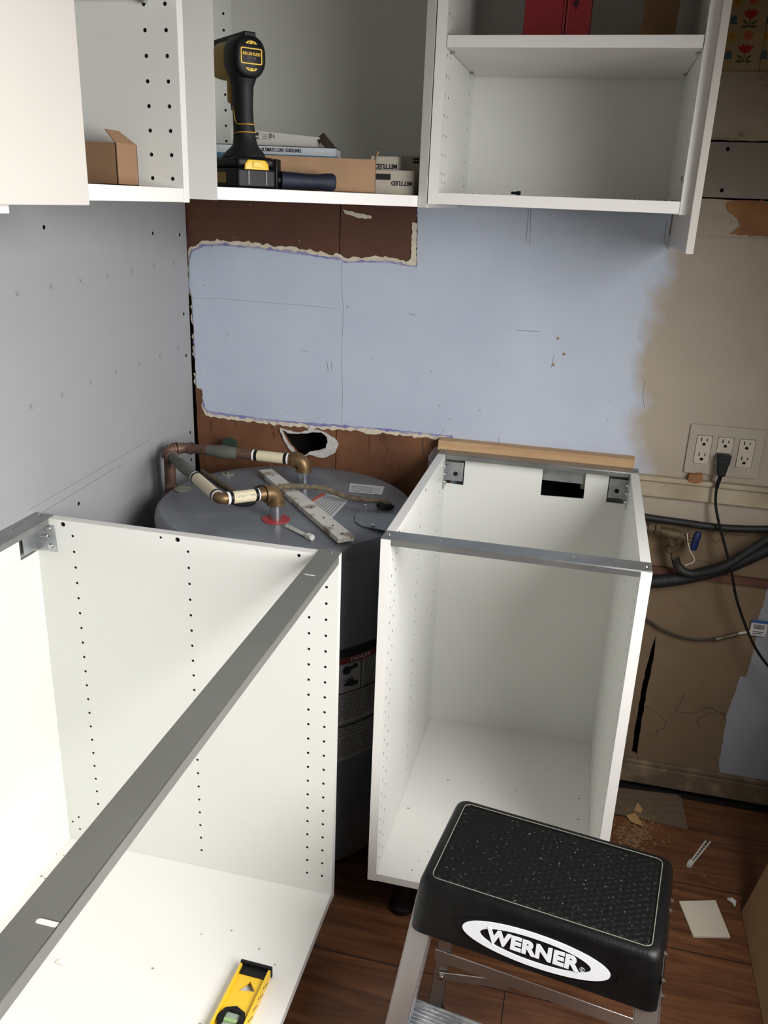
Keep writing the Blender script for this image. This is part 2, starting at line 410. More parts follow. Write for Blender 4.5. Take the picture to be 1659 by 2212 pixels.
# upper right: old planks, gypsum strip, glue patch, wallpaper
MB().sheet(jag([(1.112, 1.3905), (1.75, 1.3905), (1.75, 1.4655), (1.112, 1.4655)], .02, .001), Y(0.002), 0.008).build('worn_plank', M_worn, wb, smooth=False)
MB().sheet(jag(wxz([(1568, 437), (1612, 432), (1800, 440), (1800, 520), (1660, 512), (1575, 506), (1600, 488), (1590, 470), (1574, 458)]), .006, .0022, seed=5), Y(0.0005), 0.0015).build('glue_patch', brownpatch, wb, smooth=False)
scr = [circ(*wxz([p])[0], .0042, 12) for p in ((1572, 322), (1559, 411))]
MB().sheet([(1.112, 1.469), (1.75, 1.469), (1.75, 1.5755), (1.112, 1.5755)], Y(-0.001), 0.010, blind=scr, bd=.006).build('gypsum_strip', [greybd, dark], wb, smooth=False)
MB().sheet(jag([(1.112, 1.579), (1.75, 1.579), (1.75, 1.697), (1.112, 1.697)], .02, .0008), Y(0.0), 0.010).build('worn_plank', M_worn, wb, smooth=False)
MB().box((1.112, -.002, 1.697), (1.75, .010, 1.7045)).build('worn_plank', M_worn, wb)
MB().box((1.112, -.002, 1.86), (1.75, .010, 2.40)).build('worn_plank', M_worn, wb)
wp = MB()
wp.sheet([(1.112, 1.7055), (1.75, 1.7055), (1.75, 1.858), (1.112, 1.858)], Y(0.001), 0.006)
def flower(x, z, kind):
    q = lambda pts, mi, yo=0: wp.sheet([(x+a, z+b_) for a, b_ in pts], Y(0.0006-yo), 0.0004, mi=mi)
    if kind == 'tulip':
        q([(-.016, .010), (-.010, .008), (-.004, .013), (0, .009), (.004, .013), (.010, .008), (.016, .010), (.008, -.001), (0, -.005), (-.008, -.001)], 1)
        q([(-.0008, -.005), (.0008, -.005), (.0008, -.02), (-.0008, -.02)], 4)
        for s_ in (-1, 1):
            q([(0, -.016), (s_*.008, -.008), (s_*.015, -.006), (s_*.010, -.012)], 4, .0001); q([(0, -.018), (s_*.008, -.015), (s_*.016, -.018), (s_*.009, -.021)], 4, .0001)
    elif kind == 'round': q(circ(0, 0, .0085, 12), 2)
    elif kind == 'sun':
        q([(r_*math.cos(a), r_*math.sin(a)) for k in range(16) for a, r_ in [(k*math.pi/8, .011 if k % 2 else .0075)]], 3); q(circ(0, 0, .0035, 8), 6, .0002)
    elif kind == 'bell': q([(-.009, -.009), (-.006, -.004), (-.006, .003), (0, .009), (.006, .003), (.006, -.004), (.009, -.009), (.003, -.007), (0, -.009), (-.003, -.007)], 5)
for j in range(-1, 3):
    for i in range(0, 8):
        bx, bz = 1.212+i*.066, 1.7405+j*.061
        if 1.73 < bz < 1.842: flower(bx, bz, 'tulip')
        if 1.715 < bz+.028 < 1.85: flower(bx+.002, bz+.028, 'round')
        if 1.71 < bz-.006 < 1.85 and bx-.028 > 1.12: flower(bx-.030, bz-.006, 'bell')
        if 1.718 < bz+.025 < 1.845 and bx-.028 > 1.12: flower(bx-.028, bz+.025, 'sun')
for i in range(0, 5): wp.box((1.2435+i*.132, .0003, 1.706), (1.2445+i*.132, .0012, 1.857), 4)
wp.build('floral_wallpaper', [mat('yellowed_wallpaper', (172, 154, 118), .8, var=.06), mat('red_print', (170, 44, 40), .8), mat('coral_print', (190, 96, 70), .8), mat('mustard_print', (178, 146, 60), .8), mat('leaf_print', (74, 84, 58), .8), mat('blue_print', (72, 98, 112), .8), mat('ochre_print', (168, 110, 40), .8)], wb, smooth=False)
# lower right wall: plaster with a split, battens, patch
split = wxz([(1418, 1372), (1411, 1430), (1398, 1490), (1385, 1570), (1376, 1632), (1364, 1628), (1372, 1570), (1384, 1500), (1397, 1440), (1408, 1400)])
MB().sheet([(0.801, 0.0), (1.75, 0.0), (1.75, 0.749), (0.801, 0.749)], Y(0.003), 0.010, holes=[jag(split, .015, .0012)]).build('lower_plaster', M_low, wb, smooth=False)
MB().sheet(jag(wxz([(1700, 1262), (1656, 1272), (1648, 1310), (1636, 1340), (1630, 1400), (1612, 1462), (1598, 1462), (1586, 1500), (1570, 1545), (1562, 1600), (1553, 1650), (1556, 1690), (1700, 1712)], 0.002), .006, .0016), Y(0.002), 0.001).build('paint_patch', greypaint, wb, smooth=False)
MB().box((0.82, -.010, .612), (1.75, .004, .630)).build('batten', mat('red_brown_batten', (96, 62, 50), .8, var=.2), wb)
# trims
t1 = MB()
t1.box((1.00, -.020, .846), (1.75, .002, .858)); t1.box((1.00, -.012, .806), (1.75, .002, .846))
tag(t1.build('trim_1', mat('chipped_cream_trim', (182, 170, 146), .7, col2=(158, 144, 120), scale=10, bmp=.2), bevel=.003), kind='structure')
MB().sheet(jag(wxz([(1488, 1020), (1515, 1019), (1516, 1036), (1500, 1040), (1484, 1034)]), .004, .001), Y(-.0206), .0206).build('missing_paint_chip', brownpatch, wb, smooth=False)
t2 = MB(); t2.box((1.10, -.014, .012), (1.75, .002, .066)); t2.box((1.10, -.009, .066), (1.75, .002, .078))
tag(t2.build('baseboard_back', mat('scuffed_baseboard', (150, 132, 106), .75, col2=(104, 88, 70), lo=.25, hi=.5, scale=14), bevel=.002), kind='structure')

# ------------------------------------------------------------------ left wall, right wall, floor, ceiling
hl = [circ(*wyz([p])[0], .0042, 10) for p in ((95, 491), (330, 504), (388, 507), (397, 678), (402, 768), (411, 934), (413, 993), (170, 1088))]
X = lambda x0: (lambda u, v_, w_: (x0-w_, u, v_))
wl = MB().sheet([(-3.6, 0), (-.0065, 0), (-.005, 1.2), (-.003, 2.45), (-3.6, 2.45)], X(0.0), 0.012, blind=hl, bd=.008).build('wall_left', [drywall, dark], smooth=False)
tag(wl, kind='structure')
pm = MB()
for p in ((37, 634), (110, 619), (174, 607), (232, 595), (285, 585), (332, 576), (375, 568), (67, 879), (134, 852), (195, 827), (250, 804), (300, 785), (345, 767), (385, 751)):
    y_, z_ = wyz([p])[0]
    ribbon(pm, [(y_-.0045, z_-.005), (y_+.0045, z_+.005)], .0009, plane='x'); ribbon(pm, [(y_-.0045, z_+.0045), (y_+.0045, z_-.0045)], .0009, plane='x')
ribbon(pm, wyz([(322, 951), (60, 1103)]), .0007, plane='x')
ribbon(pm, wyz([(247, 1012), (95, 1105)]), .0009, plane='x'); ribbon(pm, wyz([(266, 1005), (252, 1010)]), .0009, plane='x')
pm.build('pencil_mark', pencil, wl, smooth=False)
wr = MB().sheet([(-3.6, 0), (.1, 0), (.1, 2.45), (-3.6, 2.45)], lambda u, v_, w_: (1.75+w_, u, v_), .10, holes=[rect(-2.10, .86, -.92, 1.98)]).build('wall_right', mat('right_wall_paint', (112, 102, 90), .85), smooth=False)
tag(wr, kind='structure')
def floor_mat():
    m, nt, b = newmat('brown_laminate_planks')
    x, y, z = sep(nt)
    v_ = mth(nt, 'DIVIDE', mth(nt, 'ADD', y, 0.145), 0.197)
    idx = mth(nt, 'FLOOR', v_); fr = mth(nt, 'FRACT', v_)
    xo = mth(nt, 'ADD', x, mth(nt, 'MULTIPLY', mth(nt, 'FRACT', mth(nt, 'MULTIPLY', idx, 0.377)), 1.21))
    u = mth(nt, 'DIVIDE', mth(nt, 'ADD', xo, -0.35), 1.21); ix = mth(nt, 'FLOOR', u); fx = mth(nt, 'FRACT', u)
    cmb = nt.nodes.new('ShaderNodeCombineXYZ')
    nt.links.new(mth(nt, 'MULTIPLY', x, 2.2), cmb.inputs[0]); nt.links.new(mth(nt, 'MULTIPLY', y, 26), cmb.inputs[1])
    nt.links.new(mth(nt, 'ADD', mth(nt, 'MULTIPLY', idx, 3.7), mth(nt, 'MULTIPLY', ix, 1.9)), cmb.inputs[2])
    g = noise(nt, cmb.outputs[0], 1.6, 7, 0.62, 1.2)
    c = ramp(nt, g, [(0.25, rgb((66, 40, 26))), (0.45, rgb((98, 62, 40))), (0.6, rgb((120, 79, 51))), (0.8, rgb((142, 97, 64)))])
    wn = nt.nodes.new('ShaderNodeTexWhiteNoise'); wn.noise_dimensions = '2D'
    cm2 = nt.nodes.new('ShaderNodeCombineXYZ'); nt.links.new(idx, cm2.inputs[0]); nt.links.new(ix, cm2.inputs[1]); nt.links.new(cm2.outputs[0], wn.inputs['Vector'])
    c = mix(nt, mth(nt, 'MULTIPLY', wn.outputs['Value'], 0.35), c, rgb((88, 54, 38)))
    seam = mth(nt, 'LESS_THAN', fr, 0.012); seam2 = mth(nt, 'LESS_THAN', fx, 0.0018)
    c = mix(nt, mth(nt, 'MAXIMUM', seam, seam2), c, rgb((28, 18, 12)))
    nt.links.new(c, b.inputs['Base Color']); b.inputs['Roughness'].default_value = 0.42
    bump(nt, b, g, 0.12, .001)
    return m
fl = MB().box((-0.2, -3.6, -.008), (1.85, -.030, 0.0)).build('floor', floor_mat(), smooth=False)
MB().box((-0.2, -3.6, -.05), (1.85, .10, -.009)).build('subfloor', dark, fl, smooth=False); tag(fl, kind='structure')
ce = MB().box((-0.2, -3.6, 2.45), (1.85, .13, 2.50)).build('ceiling', mat('ceiling_paint', (150, 144, 134), .9), smooth=False); tag(ce, kind='structure')

# ------------------------------------------------------------------ cabinets
def cabpanel(mb_map, d0, d1, z0, z1, holes, th=.018):
    b = MB(); b.sheet(rect(d0, z0, d1, z1), mb_map, th, blind=holes, bd=.010, mi=0, bmi=1, smi=2); return b
def hcols(ds, z, n, r=.0027, step=.032): return [circ(d, z-step*k, r, 8) for d in ds for k in range(n)]
PM = [white, holem, edge_white]
def bars(b, T, u0, u1, d0, d1, z0, z1, mi=0):
    P = [T(u0, d0, z0), T(u1, d0, z0), T(u1, d1, z0), T(u0, d1, z0), T(u0, d0, z1), T(u1, d0, z1), T(u1, d1, z1), T(u0, d1, z1)]
    b.hexa(P, mi)
def rail(T, u0, u1, d0, d1, z, slots, parent, m, flange=.011, lab=None):
    b = MB(); b.sheet(rect(u0, d0, u1, d1), lambda a, c, w_: T(a, c, z+.0016-w_), .0016, holes=slots)
    iu0, iu1 = u0+.019, u1-.019
    bars(b, T, iu0, iu1, d0, d0+.0016, z-flange, z)
    bars(b, T, iu0, iu1, d1-.0016, d1, z-flange, z)
    o = b.build('steel_rail', m, parent, bevel=.0007)
    s_ = MB()
    for u in (u0+.010, u1-.010):
        p = T(u, (d0+d1)/2, z+.0016); s_.cyl(p, Vector(p)+Vector((0, 0, .0022)), .0048, .0034, 12); s_.box(Vector(p)+Vector((-.003, -.0006, .0018)), Vector(p)+Vector((.003, .0006, .0026)))
    s_.build('screw', chrome, o, split=True)
    return o
def plastic_leg(x, y, ztop, parent, lean=(0, 0)):
    b = MB()
    b.lathe((x, y), [(0, ztop), (.030, ztop), (.032, ztop-.006), (.030, ztop-.020), (.021, ztop-.030), (.020, .030), (.024, .018), (.027, .014), (.027, .004), (.022, 0.0), (0, 0.0)], 24)
    return b.build('leg', black, parent)
# ---- right base cabinet (18 in wide), opening towards the camera
RX, RW, RYF, RYB, RZ, RT, t = .6611, .4633, -.6438, -.0338, .114, .876, .018
TR = lambda u, d, z: (RX+u, RYF+d, z)
rb = empty('base_cabinet', (RX+RW/2, (RYF+RYB)/2, 0))
tag(rb, 'narrow open white base cabinet against the back wall, right of the water heater', 'cabinet', 'open white base cabinets')
D = RYB-RYF
zc = RZ+.7157
sh = hcols([.021, .0525, .283, .515], zc, 22)+[circ(.07, .864, .004, 8), circ(.33, .864, .004, 8)]
sh = [h for h in sh if min(p[1] for p in h) > RZ+.03]
cabpanel(lambda a, c, w_: TR(t-w_, a, c), 0, D, RZ, RT, sh).build('side_panel', PM, rb, smooth=False)
cabpanel(lambda a, c, w_: TR(RW-t+w_, a, c), 0, D, RZ, RT, sh).build('side_panel', PM, rb, smooth=False)
b = MB(); bars(b, TR, t, RW-t, .001, D-.010, RZ, RZ+t); b.build('bottom_panel', edge_white, rb, bevel=.0006)
bx = MB()
outer = [(t-.003, RZ), (RW-t+.003, RZ), (RW-t+.003, RT-.002)]
Zc0, Zc1 = .7945, RT-.002
outer += [(RW-t+.003, Zc0), (1.0625-RX, Zc0), (1.0620-RX, Zc1)] if False else []
outer = [(t, RZ), (RW-t, RZ), (RW-t, .7925), (1.0618-RX, .7925), (1.0618-RX, Zc1), (1.0085-RX, Zc1), (1.0098-RX, .7945), (.9098-RX, .7915), (.909-RX, Zc1), (.7245-RX, Zc1), (.7235-RX, .7955), (t, .7965)]
bx.sheet(outer, lambda a, c, w_: TR(a, D-.012+w_, c), .003).build('back_panel', white, rb, smooth=False)
rail(TR, 0, RW, 0, .040, RT, [circ(*q, .0045, 10, .003) for q in ((.107, .02), (.337, .02))]+[circ(.225, .02, .0016, 6)], rb, steel)
rail(TR, 0, RW, D-.040, D, RT, [circ(.12, D-.02, .0022, 8), circ(.33, D-.02, .0022, 8)], rb, steel)
for u0, s_ in ((t, 1), (RW-t, -1)):
    br = MB()
    br.box(TR(u0+s_*.0002, D-.055, .793), TR(u0+s_*.0022, D-.013, .860))
    br.box(TR(u0, D-.0145, .805), TR(u0+s_*.042, D-.0128, .852))
    o = br.build('hanging_bracket', zinc, rb, bevel=.0006)
    q = MB()
    for zz in (.806, .826, .846): q.cyl(TR(u0+s_*.002, D-.035, zz), TR(u0+s_*.006, D-.035, zz), .005, .004, 10)
    q.build('screw', chrome, o, split=True)
    q = MB(); q.cyl(TR(u0+s_*.024, D-.0148, .823), TR(u0+s_*.024, D-.0152, .823), .0055, None, 14); q.build('bolt_hole_shade', dark, o)  # no recess: flat dark disc paints the shade of a bolt hole
plastic_leg(.727, -.585, RZ, rb); plastic_leg(1.07, -.585, RZ, rb); plastic_leg(.727, -.12, RZ, rb); plastic_leg(1.07, -.12, RZ, rb)
# tape scraps on the back panel
q = MB()
for x0 in (.786, 1.018): q.box((x0, RYB-.0125, .852), (x0+.024, RYB-.0121, .868))
q.build('tape_scrap', mat('clear_tape', (236, 234, 222), .25), rb, split=True)
# ---- left base cabinet (36 in wide), opening towards the right
LX, LYF, LZ, LW, LD = 0.0, -.6865, .0965, .975, .602
LT = LZ+.762
TL = lambda u, d, z: (LX+LD-d, LYF-u, z)
lb = empty('base_cabinet', (LX+LD/2, LYF-LW/2, 0))
tag(lb, 'wide open white base cabinet on the left wall, crossed by a dark steel rail', 'cabinet', 'open white base cabinets')
zc = .8293
sh = hcols([.021, .0525, .2825, .515], zc, 22)+[circ(.072, .8505, .0033, 8), circ(.302, .8500, .0045, 10), circ(.335, .8500, .0025, 8), circ(.533, .8503, .0045, 10), circ(.566, .8505, .0025, 8), circ(.581, .160, .0025, 8), circ(.565, .1757, .0025, 8), circ(.565, .144, .0025, 8)]
sh = [h for h in sh if min(p[1] for p in h) > LZ+.03]
cabpanel(lambda a, c, w_: TL(t-w_, a, c), 0, LD, LZ, LT, sh).build('side_panel', PM, lb, smooth=False)
cabpanel(lambda a, c, w_: TL(LW-t+w_, a, c), 0, LD, LZ, LT, []).build('side_panel', PM, lb, smooth=False)
b = MB(); bars(b, TL, t, LW-t, .001, LD-.008, LZ, LZ+t); b.build('bottom_panel', edge_white, lb, bevel=.0006)
MB().sheet([(t, LZ), (LW-t, LZ), (LW-t, LT-.003), (t+.052, LT-.003), (t+.052, .790), (t, .790)], lambda a, c, w_: TL(a, LD-.010+w_, c), .003).build('back_panel', white, lb, smooth=False)
def slot(px, py, wd=.022, ht=.007):
    p = on(px, py, 2, LT+.0016); return rrect(LYF-p.y, LX+LD-p.x, ht, wd, ht*.48, 3)
def prof_rail():
    slots = [slot(668, 1241), slot(103, 1992)]
    b = MB(); b.sheet(rect(0, 0, LW, .040), lambda a, c, w_: TL(a, c, LT+.0016-w_), .0016, holes=slots)
    P = [TL(.019, .0, LT+.001), TL(LW-.019, .0, LT+.001)]
    bars(b, TL, .019, LW-.019, -.0008, .0012, LT-.012, LT+.0005)
    bars(b, TL, .019, LW-.019, -.0008, .006, LT-.0135, LT-.012)
    bars(b, TL, .019, LW-.019, .0385, .040, LT-.010, LT)
    o = b.build('steel_rail', darksteel, lb, bevel=.0008)
    q = MB(); p = Vector(TL(.010, .016, LT+.0016)); q.cyl(p, p+Vector((0, 0, .002)), .005, .0036, 12); q.box(p+Vector((-.003, -.0006, .0016)), p+Vector((.003, .0006, .0026))); q.build('screw', chrome, o, split=True)
prof_rail()
b = MB(); b.sheet(rect(0, LD-.040, LW, LD-.001), lambda a, c, w_: TL(a, c, LT+.0016-w_), .0016, holes=[rrect(.10, LD-.02, .012, .005, .002)])
bars(b, TL, .019, LW-.019, LD-.040, LD-.0385, LT-.012, LT); o = b.build('steel_rail', steel, lb, bevel=.0006)
q = MB(); p = Vector(TL(.010, LD-.016, LT+.0016)); q.cyl(p, p+Vector((0, 0, .002)), .005, .0036, 12); q.build('screw', chrome, o, split=True)
br = MB(); br.box(TL(t+.0003, LD-.052, .793), TL(t+.002, LD-.011, .846)); br.box(TL(t, LD-.0125, .797), TL(t+.044, LD-.011, .846))
br.box(TL(t+.002, LD-.0402, .8205), TL(t+.006, LD-.020, .8235))
o = br.build('hanging_bracket', zinc, lb, bevel=.0006)
q = MB()
for d_, zz in ((.563, .839), (.571, .822), (.562, .804)): q.cyl(TL(t+.002, d_, zz), TL(t+.0055, d_, zz), .0052, .004, 12)
q.build('screw', chrome, o, split=True)
for yy in (-.76, -1.53):
    for xx in (.09, .52): plastic_leg(xx, yy, LZ, lb)
# dust marks on the cabinet floor
for cab, zt, lst in ((lb, LZ+t, [(120, 1845), (132, 1862), (90, 1893), (138, 1848), (85, 1925), (112, 1830), (330, 2092), (435, 2018), (560, 2050), (594, 2084), (432, 2211), (500, 2010), (160, 1835), (97, 1898)]), (rb, RZ+t, [(968, 1685), (1040, 1690), (882, 1746), (925, 1840), (1115, 1708), (1250, 1725), (1248, 1770), (905, 1860), (890, 1880)])):
    q = MB()
    for k, pp in enumerate(lst):
        p = on(pp[0], pp[1], 2, zt); r_ = random.Random(k)
        q.sheet([(p.x+a, p.y+c) for a, c in jag(circ(0, 0, r_.uniform(.0012, .0035), 7, r_.uniform(.0008, .002)), .002, .0004, seed=k)], lambda u, v_, w_: (u, v_, zt+.0006-w_), .0006)
    q.build('dust_speck', mat('grey_dust', (150, 140, 128), .95), cab, smooth=False, split=True)
p = on(130, 2082, 2, LZ+t)
q = MB(); q.tube([p+Vector((-.008, 0, .002)), p+Vector((0, .002, .004)), p+Vector((.010, -.001, .002))], [.002, .005, .0015], 8); q.build('paper_crumb', mat('tissue_white', (240, 238, 232), .9), smooth=True)
tag(bpy.data.objects['paper_crumb'], 'crumb of white paper on the floor of the wide left base cabinet', 'paper scrap')

# ---- upper right wall cabinet (18 in), opening towards the camera
UX, UW, UYF, UZ, UT = .6627, .4587, -.3766, 1.4339, 2.196
TU = lambda u, d, z: (UX+u, UYF+d, z)
UD = -UYF-.001
ur = empty('wall_cabinet', (UX+UW/2, UYF/2, UZ))
tag(ur, 'open white wall cabinet with a longer end panel and a red box on its shelf', 'cabinet', 'open white wall cabinets')
hh = [circ(d, 1.487+.032*k, .0027, 8) for d in (.021, .0525, .30) for k in range(0, 21)]
hh += [circ(d, 1.472, .0027, 8) for d in (.03, .06, .30, .315)]
cabpanel(lambda a, c, w_: TU(t-w_, a, c), 0, UD, UZ, UT, hh).build('side_panel', PM, ur, smooth=False)
cabpanel(lambda a, c, w_: TU(UW-t+w_, a, c), 0, UD, UZ-.001, UT, [h for h in hh]).build('side_panel', PM, ur, smooth=False)
b = MB(); bars(b, TU, t, UW-t, .001, UD-.008, UZ+.0005, UZ+.0205); b.build('bottom_panel', edge_white, ur, bevel=.0006)
b = MB(); bars(b, TU, t, UW-t, .001, UD-.008, UT-.018, UT); b.build('top_panel', edge_white, ur, bevel=.0006)
b = MB(); bars(b, TU, t, UW-t, UD-.018, UD-.014, UZ+.0205, UT-.018); b.build('back_panel', white, ur)
b = MB(); bars(b, TU, t+.001, UW-t-.001, .002, UD-.020, 1.6886, 1.7075); sf = b.build('shelf', edge_white, ur, bevel=.0006)
q = MB()
for u in (t+.0005, UW-t-.008):
    for d_ in (.045, .29): q.cyl(TU(u, d_, 1.6862), TU(u+.0075, d_, 1.6862), .0024, None, 8)
q.build('shelf_pin', zinc, sf, split=True)
b = MB(); bars(b, TU, UW+.0002, UW+.0132, -.0184, UD, 1.3700, UT); b.build('cover_panel', gloss_white, ur, bevel=.0008)
q = MB(); q.cyl((1.103, -.33, 1.493), (1.1022, -.33, 1.493), .004, None, 10); q.build('drilled_hole_shade', dark, ur)  # dark disc on the panel face, hole shade put into colour

# ---- corner wall cabinet with diagonal opening
CZ0, CT = 1.4282, 2.190
cc = empty('wall_cabinet', (.3, -.3, CZ0))
tag(cc, 'open white corner wall cabinet with diagonal front, holding the cordless drill and boxes', 'cabinet', 'open white wall cabinets')
foot = [(.012, -.012), (.012, -.642), (.366, -.642), (.6425, -.366), (.6425, -.012)]
H = lambda z0: (lambda u, v_, w_: (u, v_, z0-w_))
MB().sheet(foot, H(CZ0+.0195), .0195).build('bottom_panel', edge_white, cc, bevel=.0006, smooth=False)
MB().sheet(foot, H(CT), .018).build('top_panel', edge_white, cc, smooth=False)
MB().sheet([(.001, -.660), (.3765, -.660), (.3675, -.642), (.001, -.642)], H(CT), CT-CZ0+.0006).build('side_panel', edge_white, cc, bevel=.0004, smooth=False)
MB().sheet([(.6605, -.001), (.6605, -.3765), (.6427, -.3675), (.6427, -.001)], H(CT), CT-CZ0+.0006).build('side_panel', edge_white, cc, bevel=.0004, smooth=False)
MB().box((.001, -.642, CZ0), (.012, -.001, CT)).build('back_panel', white, cc)
MB().box((.012, -.012, CZ0), (.6427, -.001, CT)).build('back_panel', white, cc)
pa, pb = Vector((.133, -.0125)), Vector((.0125, -.155))
dv = (pb-pa); L_ = dv.length; dv.normalize(); nv = Vector((-dv.y, dv.x)); nv = nv if nv.dot(Vector((1, -1))) > 0 else -nv
def chm(u, v_, w_):
    p_ = pa+dv*u-nv*w_; return (p_.x, p_.y, v_)
MB().sheet(rect(0, CZ0+.02, L_, CT-.018), chm, .008, blind=[circ(.020, 1.487+.032*k, .0030, 10) for k in range(20)], bd=.006).build('corner_strip', [white, holem], cc, smooth=False)

# ---- left wall cabinet (24 in), left door hung, right door missing
WX, WY0, WW, WZ, WT = .3752, -.7585, .61, 1.4232, 2.185
TW = lambda u, d, z: (WX-d, WY0-u, z)
WD = WX-.001
wc = empty('wall_cabinet', (WX/2, WY0-WW/2, WZ))
tag(wc, 'white wall cabinet on the left wall with one door and a small carton inside', 'cabinet', 'open white wall cabinets')
hh = [circ(d, 1.4552+.032*k, .0029, 9) for d in (.0170, .0490) for k in range(0, 22)]
cabpanel(lambda a, c, w_: TW(t-w_, a, c), 0, WD, WZ, WT, hh).build('side_panel', PM, wc, smooth=False)
cabpanel(lambda a, c, w_: TW(WW-t+w_, a, c), 0, WD, WZ, WT, []).build('side_panel', PM, wc, smooth=False)
b = MB(); bars(b, TW, t, WW-t, .001, WD-.008, WZ+.0005, WZ+.0195); b.build('bottom_panel', edge_white, wc, bevel=.0006)
b = MB(); bars(b, TW, t, WW-t, .001, WD-.008, WT-.018, WT); b.build('top_panel', edge_white, wc, bevel=.0006)
b = MB(); bars(b, TW, t, WW-t, WD-.018, WD-.014, WZ+.0195, WT-.018); b.build('back_panel', white, wc)
b = MB(); bars(b, TW, t+.001, WW-t-.001, .012, WD-.020, 1.6842, 1.7030); sf = b.build('shelf', edge_white, wc, bevel=.0006)
q = MB(); q.cyl(TW(t+.0005, .045, 1.682), TW(t+.010, .045, 1.682), .003, None, 8); q.build('shelf_pin', zinc, sf)
b = MB(); b.box((WX+.002, WY0-WW, WZ-.0045), (WX+.0202, -1.0612, WT)); b.build('door', gloss_white, wc, bevel=.0015, seg=3)
b = MB(); b.box((WX-.018, WY0-WW, WZ-.0135), (WX-.001, -1.180, WZ-.0006)); b.build('light_rail', edge_white, wc, bevel=.0008)

# ------------------------------------------------------------------ timber cleat and steel suspension rail behind the right base cabinet
wood = mat('raw_pine', (178, 142, 104), .75, col2=(204, 170, 130), scale=7, stretch=(.6, 6, 6))
b = MB().box((.6535, -.033, .872), (1.1140, -.0008, .8985)); cl = b.build('wood_cleat', wood, bevel=.001)
tag(cl, 'raw pine strip fixed to the back wall behind the narrow base cabinet', 'wood strip')
b = MB().sheet(rect(.665, .826, 1.119, .869), Y(-.0325), .002, holes=[circ(x_, .861, .006, 12) for x_ in (.93, .985)]);  b.box((.665, -.0335, .838), (1.119, -.030, .842))
tag(b.build('suspension_rail', zinc, bevel=.0005), 'galvanised hanging rail on the wall seen through cutouts in the narrow base cabinet back', 'rail')
b = MB().sheet(jag(wxz([(938, 968), (960, 958), (958, 1010), (925, 1010), (925, 985)], .0), .006, .001), Y(-.0008), .0045); b.build('torn_plaster_edge', gyps, wb, smooth=False)

# ------------------------------------------------------------------ water heater
TX, TY, TRd, TZ = .362, -.294, .29, .795
wh = empty('water_heater', (TX, TY, 0))
tag(wh, 'grey cylindrical water heater standing in the corner between the two base cabinets', 'water heater')
grey = mat('grey_tank_enamel', (112, 117, 124), .32, var=.05, scale=9)
greytop = mat('dusty_tank_top', (118, 122, 128), .38, col2=(98, 101, 106), scale=6, lo=.4, hi=.62)
b = MB(); b.lathe((TX, TY), [(.283, .012), (TRd, .018), (TRd, .058), (TRd-.0015, .060), (TRd, .062), (TRd, TZ-.030)], 96)
b.build('jacket', grey, wh)
b = MB(); b.lathe((TX, TY), [(TRd+.001, TZ-.034), (TRd+.001, TZ-.024), (TRd-.002, TZ-.012), (TRd-.010, TZ-.004), (.255, TZ-.001), (.24, TZ+.001), (0, TZ+.002)], 96)
b.build('top_cover', greytop, wh)
b = MB(); b.lathe((TX, TY), [(0, 0), (.27, 0), (.275, .012), (0, .014)], 48); b.build('base', black, wh)
def cylpt(ang, z, off=0): return Vector((TX+(TRd+off)*math.cos(ang), TY+(TRd+off)*math.sin(ang), z))
A0 = math.radians(-46.5); ZL = .034
def curved(b, a0, a1, z0, z1, off, mi, n=14, th=.0006):
    F = []; Bk = []
    for k in range(n+1):
        a = a0+(a1-a0)*k/n
        F.append((b.v(cylpt(a, z0+ZL, off)), b.v(cylpt(a, z1+ZL, off))))
    for k in range(n): b.f([F[k][0], F[k+1][0], F[k+1][1], F[k][1]], mi)
lab = MB()
curved(lab, A0-.30, A0+.62, .255, .530, .0006, 0, 24)
curved(lab, A0-.30, A0+.62, .5085, .5305, .0010, 1, 24)
curved(lab, A0-.30, A0+.62, .4935, .5080, .0010, 2, 24)
for z0_, z1_ in ((.4225, .4255), (.340, .344), (.318, .3195)): curved(lab, A0-.30, A0+.62, z0_, z1_, .0010, 1, 24)
rr = random.Random(4)
for k in range(40):
    z_ = .490-.0042*k
    if .4205 < z_ < .4265 or .351 < z_ < .357: continue
    a = A0+(.17 if k < 16 else -.28)
    a1_ = A0+.60
    while a < a1_:
        da = rr.uniform(.03, .12); curved(lab, a, min(a+da, a1_), z_-.0013, z_, .0010, 3, 2); a += da+rr.uniform(.008, .02)
curved(lab, A0-.02+.16, A0+.148, .4265, .4935, .0011, 1, 1)
for k in range(14):
    z_ = .312-.0036*k; a = A0-.28
    while a < A0+.6:
        da = rr.uniform(.03, .12); curved(lab, a, min(a+da, A0+.6), z_-.0011, z_, .0010, 3, 2); a += da+rr.uniform(.008, .02)
# hand and fitting pictogram on the danger sticker
def spot(a, z_, pts, mi):
    vs = [lab.v(cylpt(a+p[0]/TRd, z_+ZL+p[1], .0016)) for p in pts]; lab.f(vs, mi)
spot(A0+.02, .478, circ(0, 0, .010, 12), 1); spot(A0+.02, .478, [(-.004, -.003), (.024, .002), (.026, .010), (-.002, .006)], 1)
spot(A0+.09, .484, circ(0, 0, .006, 10), 1)
spot(A0+.05, .446, [(-.016, .002), (-.006, .001), (-.014, .008), (-.012, .0095), (-.002, .005), (-.006, .013), (-.004, .0135), (.003, .006), (.002, .014), (.005, .0135), (.008, .005), (.020, .0), (.020, -.008), (.004, -.009), (-.014, -.004)], 1)
lab.build('warning_label', [paperd, ink, mat('warning_red', (120, 34, 34), .6), mat('grey_print', (60, 60, 62), .7)], wh, smooth=False, recalc=False)
def wrapf(z0_, a0_): return lambda x, y, z: cylpt(a0_+x/TRd, z0_+y, .0013+z)
